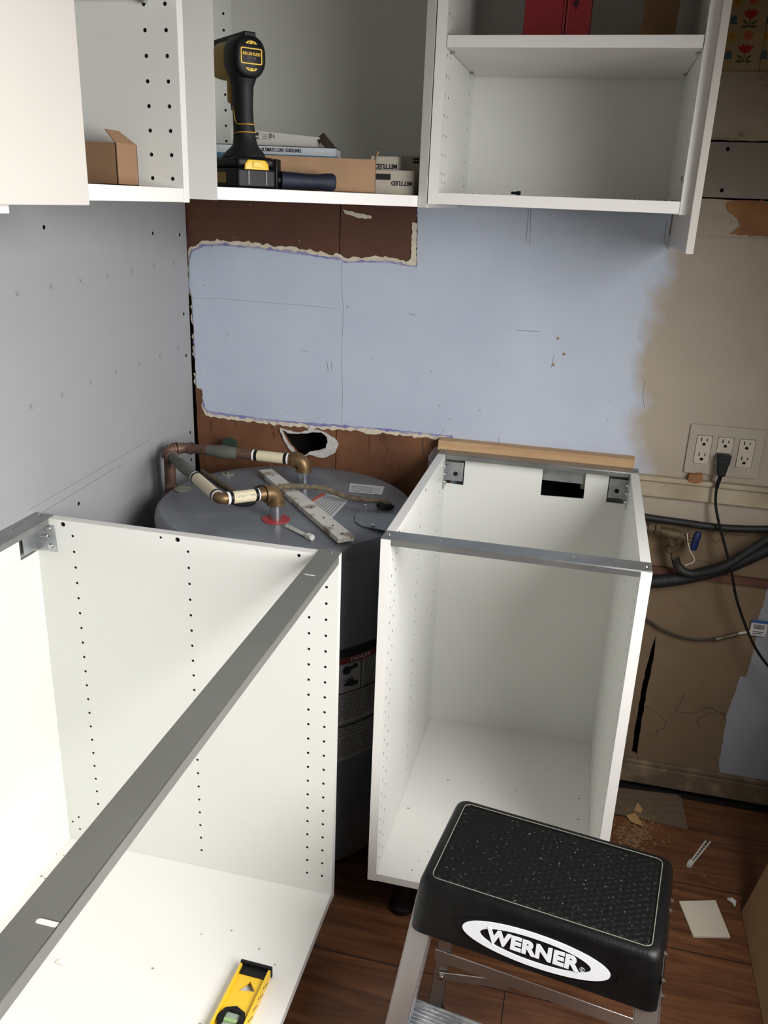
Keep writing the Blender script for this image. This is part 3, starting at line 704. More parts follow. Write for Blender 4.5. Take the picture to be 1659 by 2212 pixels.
text('DANGER', .013, cylpt(A0+.10, .5005, .002), (1, 0, 0), (0, 0, 1), paper, 'label_text', wh, wrap=wrapf(.5015+ZL, A0+.14), ex=.0001, off=.0002)
# top fittings
def disc(b, c, r, z0, z1, mi=0, n=28): b.cyl((c[0], c[1], z0), (c[0], c[1], z1), r, None, n, mi)
zt = TZ+.0015
N1, N2 = on(596, 1122, 2, zt), on(656, 1049, 2, zt)
red = mat('red_ring', (160, 48, 50), .5, var=.1); bluep = mat('blue_ring', (58, 100, 160), .5)
zn = mat('zinc_nipple', (176, 180, 186), .25, .9, var=.1, scale=60)
ptfe = mat('white_thread_tape', (232, 232, 230), .7)
for Np, rm, nm in ((N1, red, 'hot_ring'), (N2, bluep, 'cold_ring')):
    b = MB(); disc(b, Np, .0295 if rm is red else .024, zt-.001, zt+.0022, n=32); b.build(nm, rm, wh, bevel=.0008)
    b = MB(); b.cyl((Np.x, Np.y, zt), (Np.x, Np.y, zt+.042), .0128, None, 24); nn = b.build('nipple', zn, wh)
    b = MB(); b.lathe((Np.x, Np.y), [(.0128, zt+.036), (.0155, zt+.037), (.0155, zt+.043), (.013, zt+.046)], 20); b.build('thread_tape', ptfe, nn)
c_ = on(527, 1086, 2, zt); b = MB(); disc(b, c_, .026, zt-.001, zt+.003); b.build('rubber_cap', blackr, wh, bevel=.001)
c_ = on(570, 1056, 2, zt); b = MB(); disc(b, c_, .022, zt-.001, zt+.003); b.build('rubber_cap', blackr, wh, bevel=.001)
for pp, rr_ in (((394, 1056), .019), ((492, 1024), .016)):
    c_ = on(*pp, 2, zt); b = MB(); disc(b, c_, rr_, zt-.001, zt+.0012); o = b.build('foam_plug', mat('cured_foam', (150, 148, 128), .85, col2=(112, 112, 104), scale=60), wh)
    if rr_ < .018:
        b = MB(); disc(b, c_, .006, zt+.001, zt+.006); b.build('screw', chrome, o, split=True)
# wiring access plate, lower right on the top
pl = [on(*p, 2, zt) for p in ((766, 1114), (776, 1106), (850, 1114), (880, 1130), (850, 1150), (832, 1148), (780, 1138), (766, 1128))]
b = MB().sheet([(p.x, p.y) for p in pl], H(zt+.003), .003); o = b.build('access_plate', mat('plate_grey', (128, 134, 136), .3, .5), wh, bevel=.001, smooth=False)
c_ = on(805, 1139, 2, zt); b = MB(); disc(b, c_, .004, zt+.003, zt+.006); c_ = on(789, 1094, 2, zt); disc(b, c_, .004, zt, zt+.004); b.build('screw', chrome, o, split=True)
def topcard(pts, name, mats, th=.0005):
    P = [on(*p, 2, zt) for p in pts]; b = MB().sheet([(p.x, p.y) for p in P], H(zt+.0012), th)
    return b, P
b, P = topcard([(753, 1063), (756, 1045), (831, 1052), (824, 1070)], '', 0)
for k in range(6):
    a = P[0].lerp(P[1], .12+.13*k); c2 = P[3].lerp(P[2], .12+.13*k); a2 = a.lerp(c2, .06); c3 = a.lerp(c2, .70 if k % 2 else .9); dn = (P[1]-P[0]).normalized()*.0012
    b.hexa([a2-dn, c3-dn, c3+dn, a2+dn, a2-dn+Vector((0, 0, .0016)), c3-dn+Vector((0, 0, .0016)), c3+dn+Vector((0, 0, .0016)), a2+dn+Vector((0, 0, .0016))], 1)
b.build('spec_sticker', [paper, mat('grey_ink', (110, 110, 112), .7)], wh, smooth=False)
b, P = topcard([(668, 1086), (694, 1066), (756, 1078), (716, 1122)], '', 0)
q_ = [P[0].lerp(P[3], 0), P[1], P[1].lerp(P[2], .28), P[0].lerp(P[3], .22)]
b.sheet([(p.x, p.y) for p in (P[0], P[1], P[1].lerp(P[2], .2), P[0].lerp(P[3], .05).lerp(P[1].lerp(P[2], .2), .1))], H(zt+.0016), .0005, mi=2)
for k in range(9):
    a = P[0].lerp(P[3], .16+.09*k); c2 = P[1].lerp(P[2], .26+.08*k); c2 = a.lerp(c2, .92); a = a.lerp(c2, .06); dn = (P[3]-P[0]).normalized()*.0009; up_ = Vector((0, 0, .0017))
    b.hexa([a-dn, c2-dn, c2+dn, a+dn, a-dn+up_, c2-dn+up_, c2+dn+up_, a+dn+up_], 1)
b.build('warning_sticker', [paper, bpy.data.materials['grey_ink'], mat('orange_print', (200, 92, 60), .6)], wh, smooth=False)

# ------------------------------------------------------------------ pipes
def elbow(b, p, d1, d2, r, L, mi=0, n=20, collar=1.18):
    p = Vector(p); d1 = Vector(d1).normalized(); d2 = Vector(d2).normalized()
    pts = [p+d1*L]; k = 7
    a, c = p+d1*L*.7, p+d2*L*.7
    pts += [a.lerp(p, s_/k).lerp(p.lerp(c, s_/k), s_/k) for s_ in range(k+1)]+[p+d2*L]
    b.tube(pts, r, n, mi)
    b.cyl(p+d1*L*.72, p+d1*L, r*collar, None, n, mi); b.cyl(p+d2*L*.72, p+d2*L, r*collar, None, n, mi)
zp = .862
E1 = Vector((N1.x, N1.y, zt+.060)); E2 = Vector((N2.x, N2.y, zt+.062))
hp = empty('hot_water_pipe', (N1.x, N1.y, zt+.045))
tag(hp, 'water pipe with brass elbows from the red ringed outlet, running to the left wall', 'pipe', 'pipes on top of the water heater')
K1 = on(476, 1078, 2, zp); K2 = on(367, 983, 2, zp)
d1 = (K1-E1); d1.z *= 1; d1n = d1.normalized()
b = MB(); elbow(b, E1, (0, 0, -1), d1n, .0165, .026); b.cyl(E1+d1n*.018, E1+d1n*.040, .0145, .0135, 20); b.build('elbow', brass, hp)
def union(pa_, pb_, parent, txt=None):
    pa_ = Vector(pa_); pb_ = Vector(pb_)
    b = MB(); b.cyl(pa_, pb_, .0128, None, 24); o = b.build('dielectric_union', ivory, parent)
    b = MB(); dd = (pb_-pa_).normalized()
    for s_ in (pa_, pb_): b.cyl(s_-dd*.0035, s_+dd*.0035, .0135, None, 24)
    b.build('black_ring', black, o, split=True)
    b = MB(); b.cyl(pa_-dd*.0085, pa_-dd*.0035, .0132, None, 24); b.cyl(pb_+dd*.0035, pb_+dd*.0085, .0132, None, 24); b.build('white_collar', ptfe, o, split=True)
    if txt:
        mid = (pa_+pb_)/2; vw = (CAM-mid).normalized(); nn_ = (vw-dd*vw.dot(dd)).normalized(); xa_ = dd if dd.dot(RIGHT) > 0 else -dd
        text(txt, .0068, mid+nn_*.0129, xa_, nn_.cross(xa_), mat('faint_print', (120, 112, 96), .7), 'print_text', o, ex=.0002)
    return o
Ld = d1.length
un = union(E1+d1n*.046, E1+d1n*(Ld-.022), hp, 'E207634 F19/98')
d2n = (K2-K1).normalized()
b = MB(); elbow(b, K1, -d1n, d2n, .0115, .016, collar=1.1); b.build('elbow', brass, hp)
U1 = K1+d2n*.022; U2 = on(437, 1042, 2, zp); U2 = K1+d2n*((U2-K1).dot(d2n)+.03)
union(U1, U2, hp)
b = MB(); L2 = (K2-K1).length
pts = [U2+d2n*.006]; Lr = L2-(U2-K1).dot(d2n)-.006
b.tube([U2+d2n*.006, U2+d2n*(.006+Lr*.25), U2+d2n*(.006+Lr*.3), U2+d2n*(.006+Lr*.62), U2+d2n*(.006+Lr*.66), K2-d2n*.018], [.0105, .0105, .0130, .0130, .0108, .0108], 20); b.build('copper_pipe', copperg, hp)
b = MB(); elbow(b, K2, -d2n, (0, 0, -1), .0125, .022); b.build('elbow', copper, hp)
b = MB(); b.tube([K2-Vector((0, 0, .02)), K2-Vector((0, 0, .070)), K2-Vector((0, 0, .074)), K2-Vector((0, 0, .10)), K2-Vector((0, 0, .104)), Vector((K2.x, K2.y, .03))], [.0115, .0115, .0145, .0145, .012, .012], 20); b.build('copper_pipe', copper, hp)
cp = empty('cold_water_pipe', (N2.x, N2.y, zt+.045))
tag(cp, 'rear water pipe with a wide tarnished coupling, from the blue ringed inlet to the corner', 'pipe', 'pipes on top of the water heater')
G1 = on(398, 967, 2, zp); d3 = (G1-E2); L3 = d3.length; d3n = d3.normalized()
b = MB(); elbow(b, E2, (0, 0, -1), d3n, .0165, .026); b.cyl(E2+d3n*.018, E2+d3n*.036, .0145, .0135, 20); b.build('elbow', brass, cp)
ua = E2+d3n*.044; ub = on(551, 984, 2, zp); ub = E2+d3n*(ub-E2).dot(d3n)
union(ua, ub, cp)
s0 = (ub-E2).dot(d3n)+.006
Q = lambda px, py: (on(px, py, 2, zp)-E2).dot(d3n)
b = MB(); b.tube([E2+d3n*s0, E2+d3n*(Q(525, 980)), E2+d3n*(Q(523, 980))], [.0115, .0115, .0122], 20); b.build('copper_pipe', copper, cp)
b = MB(); b.tube([E2+d3n*Q(513, 980), E2+d3n*Q(505, 979), E2+d3n*Q(485, 975), E2+d3n*Q(475, 974), E2+d3n*Q(448, 972)], [.0118, .0142, .0160, .0150, .0122], 20); b.build('coupling', copperg, cp)
b = MB(); b.tube([E2+d3n*Q(524, 980), E2+d3n*Q(512, 979)], .0125, 20); b.build('pipe_sleeve', copper, cp); b = MB(); b.tube([E2+d3n*Q(449, 972), E2+d3n*Q(403, 967)], .0112, 20); b.build('copper_pipe', copper, cp)
G2 = G1+Vector((-.028, -.030, 0))
b = MB(); elbow(b, G1, -d3n, (G2-G1), .0128, .020); b.tube([G1+(G2-G1)*.5, G2], .0112, 16); elbow(b, G2, (G1-G2), (0, 0, -1), .0128, .018); b.build('elbow', copper, cp)
b = MB(); b.tube([G2-Vector((0, 0, .015)), Vector((G2.x, G2.y, .03))], .0105, 16); b.build('copper_pipe', copper, cp)
# armoured cable over the tank top, grey cable at the left
cabm = mat('dusty_armoured_cable', (120, 108, 84), .8, col2=(82, 74, 60), scale=90, bmp=.6, bscale=200)
pts = [on(600, 1052, 2, .83), on(640, 1050, 2, .832), on(700, 1055, 2, .828), on(745, 1072, 2, .815), on(790, 1080, 2, .812), on(825, 1082, 2, .812), on(840, 1092, 2, .803)]
b = MB(); b.tube(spline(pts, 8), .0062, 12); fx = b.build('flexible_conduit', cabm)
tag(fx, 'dusty armoured cable curving over the tank behind the front elbow to a black clamp', 'cable')
b = MB(); cpt = on(832, 1097, 2, zt); b.cyl((cpt.x, cpt.y, zt), (cpt.x, cpt.y, zt+.012), .017, .014, 10); b.box((cpt.x-.02, cpt.y-.004, zt+.002), (cpt.x+.02, cpt.y+.004, zt+.008)); b.build('cable_clamp', blackr, fx, bevel=.001)
pts = [on(436, 1018, 2, .80), on(455, 1030, 2, .803), on(480, 1046, 2, .803), on(500, 1058, 2, .803), on(510, 1064, 2, .802)]
b = MB(); b.tube(spline(pts, 6), [.0055]*24+[.003], 10)
tag(b.build('cable_stub', cabm), 'short dusty cable stub on the tank beside the left foam plug', 'cable')
b = MB(); c_ = on(497, 962, 1, -.03)
b.lathe((0, 0), [(0, 0), (.012, 0), (.012, .006), (0, .006)], 8)
b.bm.free(); b = MB()
outl = [(c_.x+.021*(1+.10*math.cos(8*a))*math.cos(a), c_.z+.021*(1+.10*math.cos(8*a))*math.sin(a)) for a in [2*math.pi*k/48 for k in range(48)]]
b.sheet(outl, Y(-.038), .010); b.cyl((c_.x, -.028, c_.z), (c_.x, .004, c_.z), .006, None, 10)
tag(b.build('valve_handle', mat('dark_green_handle', (40, 62, 50), .6, var=.2, scale=40), bevel=.001), 'dark green round valve handle sticking out of the brown board behind the rear pipe', 'valve')
# painted lath and plastic anchor lying on the tank
def lying(pa_, pb_, wd, z0, z1):
    pa_ = Vector(pa_[:2]); pb_ = Vector(pb_[:2]); n = Vector((-(pb_-pa_).y, (pb_-pa_).x)).normalized()*wd/2
    q_ = [pa_-n, pb_-n, pb_+n, pa_+n]; return [(p.x, p.y, z0) for p in q_]+[(p.x, p.y, z1) for p in q_]
pa_ = on(573, 1014, 2, zt+.012); pb_ = on(748, 1160, 2, zt+.012)
b = MB().hexa(lying(pa_, pb_, .036, zt+.0008, zt+.0125))
la = b.build('painted_lath', mat('chipped_white_lath', (216, 212, 204), .6, col2=(150, 136, 118), lo=.52, hi=.62, scale=22), bevel=.0012)
tag(la, 'strip of wood with chipped white paint lying across the water heater top', 'wood strip')
b = MB()
for k in (.12, .28, .62, .76, .86, .96):
    p = pa_.lerp(pb_, k); b.cyl((p.x, p.y, zt+.0122), (p.x, p.y, zt+.0130), .0024, None, 8)
b.build('nail_hole_shade', dark, la, split=True)  # thin dark discs on the lath, painted shade instead of real holes
a_ = on(615, 1136, 2, zt); c_ = on(668, 1163, 2, zt); clear = mat('milky_plastic', (206, 206, 200), .35, var=.03)
def anchor(a_, c_, z_, nm, lbl, grp, r=.0022, gap=.005):
    a_ = Vector((a_.x, a_.y, z_)); c_ = Vector((c_.x, c_.y, z_)); d_ = (c_-a_).normalized(); n = Vector((-d_.y, d_.x, 0)); u_ = Vector((0, 0, 1))
    b = MB()
    for s_, e_ in ((1, 0), (-1, .006)):
        b.tube([a_+n*s_*gap*.8+d_*e_+u_*.002, c_-d_*.008+n*s_*gap*.5+u_*.002], r, 8)
    for k in range(7): b.tube([a_.lerp(c_, .1+.11*k)-n*gap*.7+u_*.002, a_.lerp(c_, .1+.11*k)+n*gap*.7+u_*.002], r*.35, 6)
    b.box(c_-Vector((.0075, .006, 0)), c_+Vector((.0075, .006, .008)), R=Matrix.Rotation(math.atan2(d_.y, d_.x), 3, 'Z')); b.cyl(c_+u_*.004+d_*.005, c_+u_*.004+d_*.011, .006, None, 12)
    return tag(b.build(nm, clear, bevel=.0004), lbl, 'wall anchor', grp)
anchor(a_, c_, zt+.0008, 'wall_anchor', 'ribbed milky plastic strap anchor on the tank top next to the red ring', 'plastic strap anchors')

# ------------------------------------------------------------------ outlets, plug, cord
op = wxz([(1490, 915), (1651, 928), (1636, 1033), (1480, 1018)])
ox, oz = 1.3068, .9303
ow = empty('outlet_plate', (ox, 0, oz-.057)); tag(ow, 'cream three gang wall plate with six sockets on the back wall', 'outlet')
RR = Matrix.Rotation(-.004, 2)
cream = mat('cream_plate', (168, 159, 145), .45, var=.02); cream2 = mat('cream_socket', (186, 177, 162), .4, var=.02)
hs = [rrect(ox+k*.0460, oz, .0345, .0675, .003) for k in (-1, 0, 1)]
b = MB().sheet(rrect(ox, oz, .159, .1145, .004), Y(-.006), .0055, holes=hs); b.build('cover_plate', cream, ow, bevel=.0012, smooth=False)
q = MB()
for k in (-1, 0, 1):
    for s_ in (-1, 1): q.cyl((ox+k*.046, -.006, oz+s_*.0485), (ox+k*.046, -.0068, oz+s_*.0485), .003, None, 10)
q.build('plate_screw', cream, ow, split=True)
for k in (-1, 0, 1):
    cx = ox+k*.046
    def slots(cz):
        return [rect(cx-.0075, cz+.001, cx-.0053, cz+.0095), rect(cx+.0050, cz+.002, cx+.0070, cz+.0085), [(cx+.0036*math.cos(a), cz-.0055+.0036*math.sin(a)) for a in [math.pi*j/6 for j in range(7)]]+[(cx-.0036, cz-.0085), (cx+.0036, cz-.0085)]]
    b = MB().sheet(rrect(cx, oz, .0325, .0655, .003), Y(-.0075), .006, blind=slots(oz+.0185)+slots(oz-.0165), bd=.005)
    b.build('receptacle', [cream2, dark], ow, smooth=False)
pc = empty('plug_and_cord', (ox, -.02, oz-.04)); tag(pc, 'black plug in the middle socket with a flat black cord hanging down', 'power cord')
pz = oz-.0165
b = MB().hexa([(ox-.010, -.040, pz-.034), (ox+.006, -.040, pz-.034), (ox+.006, -.024, pz-.034), (ox-.010, -.024, pz-.034), (ox-.016, -.036, pz+.014), (ox+.014, -.036, pz+.014), (ox+.014, -.0085, pz+.014), (ox-.016, -.0085, pz+.014)])
b.hexa([(ox-.010, -.030, pz-.030), (ox+.006, -.030, pz-.030), (ox+.008, -.0085, pz-.010), (ox-.012, -.0085, pz-.010), (ox-.014, -.030, pz), (ox+.012, -.030, pz), (ox+.014, -.0085, pz+.010), (ox-.016, -.0085, pz+.010)])
b.build('plug', black, pc, bevel=.003, seg=3)
cpts = [on(1556, 1030, 1, -.034), on(1548, 1055, 1, -.034), on(1546, 1090, 1, -.036), on(1553, 1130, 1, -.045), on(1566, 1180, 1, -.055), on(1580, 1235, 1, -.065), on(1590, 1290, 1, -.065), on(1608, 1345, 1, -.065), on(1632, 1400, 1, -.070), on(1665, 1445, 1, -.075), on(1720, 1500, 1, -.08)]
b = MB(); sp = spline(cpts, 8); b.tube(sp, [.0062 if i < 8 else .0045 for i in range(len(sp))], 10, ell=.7); b.build('cord', black, pc)

# ------------------------------------------------------------------ hoses and valve lower right
hose = mat('dusty_black_hose', (24, 25, 26), .6, col2=(58, 58, 56), lo=.55, hi=.8, scale=70)
b = MB(); b.tube(spline([on(1330, 1105, 1, -.022), on(1400, 1118, 1, -.022), on(1470, 1128, 1, -.022), on(1560, 1140, 1, -.022), on(1659, 1143, 1, -.022), on(1760, 1138, 1, -.022)], 8), .0085, 14)
tag(b.build('heater_hose', hose), 'upper thin dusty black hose along the wall under the chipped ledge', 'hose', 'black hoses on the back wall')
b = MB(); b.tube(spline([on(1330, 1262, 1, -.030), on(1410, 1257, 1, -.030), on(1480, 1248, 1, -.030), on(1560, 1228, 1, -.030), on(1610, 1208, 1, -.030), on(1659, 1186, 1, -.030), on(1740, 1150, 1, -.030)], 8), .0155, 16)
tag(b.build('drain_hose', hose), 'lower thick black hose sweeping up to the right edge', 'hose', 'black hoses on the back wall')
b = MB(); b.tube(spline([on(1459, 1206, 1, -.048), on(1464, 1222, 1, -.048), on(1480, 1236, 1, -.052), on(1505, 1239, 1, -.052), on(1560, 1226, 1, -.062), on(1610, 1196, 1, -.062), on(1659, 1165, 1, -.062), on(1740, 1125, 1, -.062)], 8), .0098, 16)
tag(b.build('supply_hose', hose), 'black rubber hose bending from the brass valve and crossing the thick hose', 'hose', 'black hoses on the back wall')
vv = empty('brass_valve', tuple(on(1450, 1160, 1, -.045))); tag(vv, 'old brass shutoff valve with blue lever handle on the back wall', 'valve')
o_ = lambda x, y, d=-.045: on(x, y, 1, d)
vb_ = mat('dull_brass', (88, 76, 54), .6, .4, var=.3, scale=50)
b = MB(); b.tube([o_(1380, 1140), o_(1398, 1141), o_(1428, 1146), o_(1446, 1152), o_(1464, 1156), o_(1478, 1162)], [.0085, .0085, .009, .0135, .0125, .009], 14)
b.tube([o_(1447, 1156), o_(1452, 1176), o_(1455, 1190), o_(1458, 1210)], [.010, .0085, .0075, .0080], 12); vbody = b.build('valve_body', vb_, vv)
for p0_, p1_, rr_ in (((1400, 1141), (1412, 1143), .0130), ((1415, 1143), (1426, 1145), .0145), ((1466, 1157), (1474, 1160), .0140), ((1478, 1162), (1486, 1165), .0085)):
    b = MB(); b.cyl(o_(*p0_), o_(*p1_), rr_, None, 6); b.build('hex_nut', vb_, vbody, bevel=.0008)
for p0_, p1_, rr_ in (((1451, 1178), (1454, 1190), .0160), ((1456, 1195), (1458, 1208), .0098)):
    b = MB(); b.cyl(o_(*p0_), o_(*p1_), rr_, None, 6); b.build('hex_nut', vb_, vbody, bevel=.0008)
b = MB(); b.tube([o_(1484, 1165, -.045), o_(1500, 1168, -.048)], .005, 10); b.build('stem', brass, vv)
b = MB(); b.tube([o_(1509, 1150, -.05), o_(1507, 1156, -.05), o_(1503, 1166, -.05), o_(1500, 1178, -.05), o_(1498, 1188, -.05)], [.0065, .009, .0085, .009, .0065], 12); b.build('lever', mat('blue_lever', (20, 34, 84), .45, var=.15), vv)
b = MB(); b.tube(spline([o_(1484, 1152, -.056), o_(1486, 1170, -.056), o_(1491, 1190, -.056), o_(1500, 1207, -.056), o_(1496, 1215, -.056), o_(1480, 1221, -.056)], 6), .0010, 6); b.build('tie_string', clear, vv)
cx_ = empty('coax_cable', tuple(on(1480, 1378, 1, -.01))); tag(cx_, 'thin brown cable with a metal connector on the lower wall, ending near a barcode tag', 'cable')
b = MB(); b.tube(spline([on(1350, 1325, 1, -.01), on(1395, 1338, 1, -.01), on(1430, 1360, 1, -.01), on(1480, 1378, 1, -.01), on(1520, 1382, 1, -.01), on(1548, 1380, 1, -.012)], 8), .0032, 10); b.build('cable', mat('brown_cable', (60, 50, 42), .6), cx_)
b = MB(); b.tube([on(1546, 1380, 1, -.012), on(1560, 1378, 1, -.012), on(1561, 1378, 1, -.012), on(1566, 1376, 1, -.012), on(1567, 1376, 1, -.012), on(1578, 1373, 1, -.012), on(1595, 1369, 1, -.012)], [.006, .006, .0045, .0045, .0055, .0055, .0045], 8); b.build('connector', mat('dull_nickel', (120, 112, 96), .4, .7), cx_)
b = MB(); b.tube([on(1594, 1369, 1, -.012), on(1620, 1364, 1, -.010)], .0028, 8); b.build('connector_pin', clear, cx_)
tg = empty('barcode_tag', tuple(on(1635, 1355, 1, -.004))); tag(tg, 'small white barcode tag with blue top edge stuck on the lower wall', 'label')
tp = wxz([(1618, 1371), (1654, 1371), (1653, 1336), (1616, 1338)], -.004); tx0, tx1, tz0, tz1 = tp[0][0], tp[1][0], tp[0][1], tp[3][1]
b = MB().box((tx0, -.0045, tz0), (tx1, -.0035, tz1)); b.build('card', paper, tg)
b = MB().box((tx0-.0005, -.0052, tz1-.006), (tx1+.0005, -.0035, tz1+.001)); b.build('blue_edge', mat('blue_card_edge', (54, 90, 150), .6), tg)
b = MB(); r_ = random.Random(3); xx = tx0+.006
while xx < tx1-.008:
    ww_ = r_.uniform(.0005, .0016); b.box((xx, -.0049, tz0+.018), (xx+ww_, -.0040, tz1-.010)); xx += ww_+r_.uniform(.0006, .0014)
b.box((tx0+.006, -.0049, tz0+.005), (tx1-.010, -.0040, tz0+.007)); b.box((tx0+.006, -.0049, tz0+.010), (tx1-.006, -.0040, tz0+.0115)); b.build('barcode', ink, tg)

# ------------------------------------------------------------------ step stool
SC = Vector((1.0113, -.9431, 0)); SM = Matrix.Translation(SC) @ Matrix.Rotation(math.radians(-8.28), 4, 'Z')
st = empty('step_stool', tuple(SC)); tag(st, 'aluminium step stool with a black plastic top and an oval name badge', 'step stool')
hw, hd, sz = .173, .1025, .5
b = MB(SM)
def ringpts(w_, d_, r, z_, n=5): return [(p[0], p[1], z_) for p in rrect(0, 0, w_*2, d_*2, r, n)]
levels = [(hw+.010, hd+.010, .020, sz-.088), (hw+.002, hd+.002, .018, sz-.012), (hw-.001, hd-.001, .018, sz-.004), (hw-.006, hd-.006, .016, sz)]
rings = []
for w_, d_, r, z_ in levels: rings.append([b.v(p) for p in ringpts(w_, d_, r, z_)])
n_ = len(rings[0])
for a, c in zip(rings, rings[1:]):
    for k in range(n_): b.f([a[k], a[(k+1) % n_], c[(k+1) % n_], c[k]])
inner = [b.v(p) for p in ringpts(hw-.016, hd-.014, .010, sz)]
low = [b.v(p) for p in ringpts(hw-.0165, hd-.0145, .010, sz-.0015)]
for a, c in ((rings[-1], inner), (inner, low)):
    for k in range(n_): b.f([a[k], a[(k+1) % n_], c[(k+1) % n_], c[k]])
b.f(low)
ir = [b.v(p) for p in ringpts(hw+.007, hd+.007, .018, sz-.088)]; it = [b.v(p) for p in ringpts(hw-.004, hd-.004, .016, sz-.008)]
for k in range(n_): b.f([rings[0][k], ir[k], ir[(k+1) % n_], rings[0][(k+1) % n_]]); b.f([ir[k], it[k], it[(k+1) % n_], ir[(k+1) % n_]])
b.f(it[::-1])
cap = b.build('top_cap', mat('dusty_black_plastic', (10, 10, 11), .42, col2=(20, 20, 20), lo=.45, hi=.8, scale=30, bmp=.25, bscale=300, spec=.25), st, ang=50)
# textured tread pad: lozenge relief
def treadmat():
    m, nt, bb = newmat('black_ribbed_tread')
    p = pos(nt)
    n1 = noise(nt, p, 220, 3, .6)
    c = mix(nt, ramp(nt, n1, [(.66, (0, 0, 0, 1)), (.72, (1, 1, 1, 1))]), rgb((9, 9, 9)), rgb((120, 118, 110)))
    nt.links.new(c, bb.inputs['Base Color']); bb.inputs['Roughness'].default_value = .55; bb.inputs['Specular IOR Level'].default_value = .2; return m
b = MB(SM)
NX, NY = 72, 36; pw, pd = hw-.018, hd-.016; grid = []
for j in range(NY*2+1):
    row = []
    for i in range(NX*2+1):
        x_ = -pw+2*pw*i/(NX*2); y_ = -pd+2*pd*j/(NY*2)
        h_ = .0020*(abs(math.sin(math.pi*(x_/.019+y_/.011)))*abs(math.sin(math.pi*(x_/.019-y_/.011))))
        if i in (0, NX*2) or j in (0, NY*2): h_ = -.001
        row.append(b.v((x_, y_, sz-.0014+h_)))
    grid.append(row)
for j in range(NY*2):
    for i in range(NX*2): b.f([grid[j][i], grid[j][i+1], grid[j+1][i+1], grid[j+1][i]])
b.build('tread_pad', treadmat(), cap, recalc=False)
b = MB(SM); pts = [(p[0], p[1], sz+.0003) for p in rrect(0, 0, 2*(hw-.015), 2*(hd-.013), .010, 5)]; pts.append(pts[0]); b.tube(pts, .0007, 6, caps=False); b.build('pad_rim', mat('worn_edge_grey', (120, 116, 106), .7), cap)
# badge on the front skirt
FA = Vector((0, -(hd+.0105), sz-.088)); FB = Vector((0, -(hd+.0025), sz-.012)); fup = (FB-FA).normalized(); fn = Vector((1, 0, 0)).cross(fup)
def fr_pt(u, v_, w_):
    p = FA.lerp(FB, .5)+Vector((1, 0, 0))*u+fup*v_+fn*(.0012-w_); return tuple(SM @ p)
bu, bv = .006, -.001
b = MB().sheet(circ(bu, bv, .106, 64, .0275), fr_pt, .0015, holes=[circ(bu, bv, .0795, 56, .0190)]); b.build('badge_ring', whitepaint, cap, smooth=False)
b = MB().sheet(circ(bu, bv, .118, 64, .0325), lambda u, v_, w_: fr_pt(u, v_, w_+.0004), .0006, holes=[circ(bu, bv, .1165, 64, .0312)]); b.build('badge_groove', black, cap, smooth=False)
Rm = SM.to_3x3()
text('WERNER', .0300, fr_pt(bu-.003, bv, -.0004), Rm @ Vector((1, 0, 0)), Rm @ fup, whitepaint, 'badge_text', cap, ex=.0004, sx=1.03, off=.0016, space=1.06)
text('R', .0042, fr_pt(bu+.068, bv-.0045, -.0003), Rm @ Vector((1, 0, 0)), Rm @ fup, whitepaint, 'badge_text', cap, ex=.0002)
b = MB().sheet(circ(bu+.068, bv-.0045, .0034, 16), lambda u, v_, w_: fr_pt(u, v_, w_-.0002), .0004, holes=[circ(bu+.068, bv-.0045, .0029, 16)]); b.build('badge_text', whitepaint, cap, smooth=False)
# legs: C channels
def channel(b, p0, p1, out, wd, dp, th=.0022):
    """C-section from p0 (top) to p1 (bottom); web faces `out`, flanges turn inwards"""
    p0 = Vector(p0); p1 = Vector(p1); ax_ = (p1-p0).normalized(); out = Vector(out); out = (out-ax_*out.dot(ax_)).normalized(); sd = ax_.cross(out)
    def slab(u0, u1, v0, v1):
        P = []
        for e in (p0, p1):
            for u, v_ in ((u0, v0), (u1, v0), (u1, v1), (u0, v1)): P.append(e+sd*u+out*v_)
        b.hexa(P)
    slab(-wd/2, wd/2, -th, 0); slab(-wd/2, -wd/2+th, -dp, 0); slab(wd/2-th, wd/2, -dp, 0)
sl = .27
legs = []
for sx_ in (-1, 1):
    top = Vector((sx_*(hw-.014), -hd+.016, sz-.02)); zb = .012
    bot = Vector((sx_*(hw+.030), -hd+.016-sl*(sz-.02-zb), zb))
    b = MB(SM); channel(b, top, bot, (0, -1, 0), .034, .024); o = b.build('leg', alu, st, bevel=.0006)
    q = MB(SM); q.box(bot-Vector((.020, .020, .012)), bot+Vector((.020, .016, .012))); q.build('rubber_foot', blackr, o, bevel=.003)
    rt = Vector((sx_*(hw-.016), hd-.024, sz-.06)); rbm = Vector((sx_*(hw+.012), hd-.020+.02*(sz-.03), zb))
    b = MB(SM); channel(b, rt, rbm, (-sx_*.15, -1, 0), .026, .020); o = b.build('leg', alu, st, bevel=.0006)
    q = MB(SM); q.box(rbm-Vector((.015, .014, .012)), rbm+Vector((.015, .014, .012))); q.build('rubber_foot', blackr, o, bevel=.003)
def legat(z_, sx_): # front leg position at height
    k = (sz-.02-z_)/(sz-.032); return Vector((sx_*(hw-.014+.044*k), -hd+.016-sl*(sz-.02-z_), z_))
zs = .258
a, c = legat(zs, -1), legat(zs, 1)
b = MB(SM); b.box((a.x+.012, a.y-.030, zs-.004), (c.x-.012, a.y+.052, zs))
for k in range(12): yy = a.y-.028+k*.0068; b.box((a.x+.013, yy, zs-.0005), (c.x-.013, yy+.0034, zs+.0014))
b.box((a.x+.012, a.y-.030, zs-.032), (c.x-.012, a.y-.027, zs)); b.box((a.x+.012, a.y+.049, zs-.022), (c.x-.012, a.y+.052, zs))
b.build('step', mat('ribbed_aluminium', (214, 214, 214), .35, .85, col2=(128, 132, 138), lo=.5, hi=.65, scale=14), st, bevel=.0005)
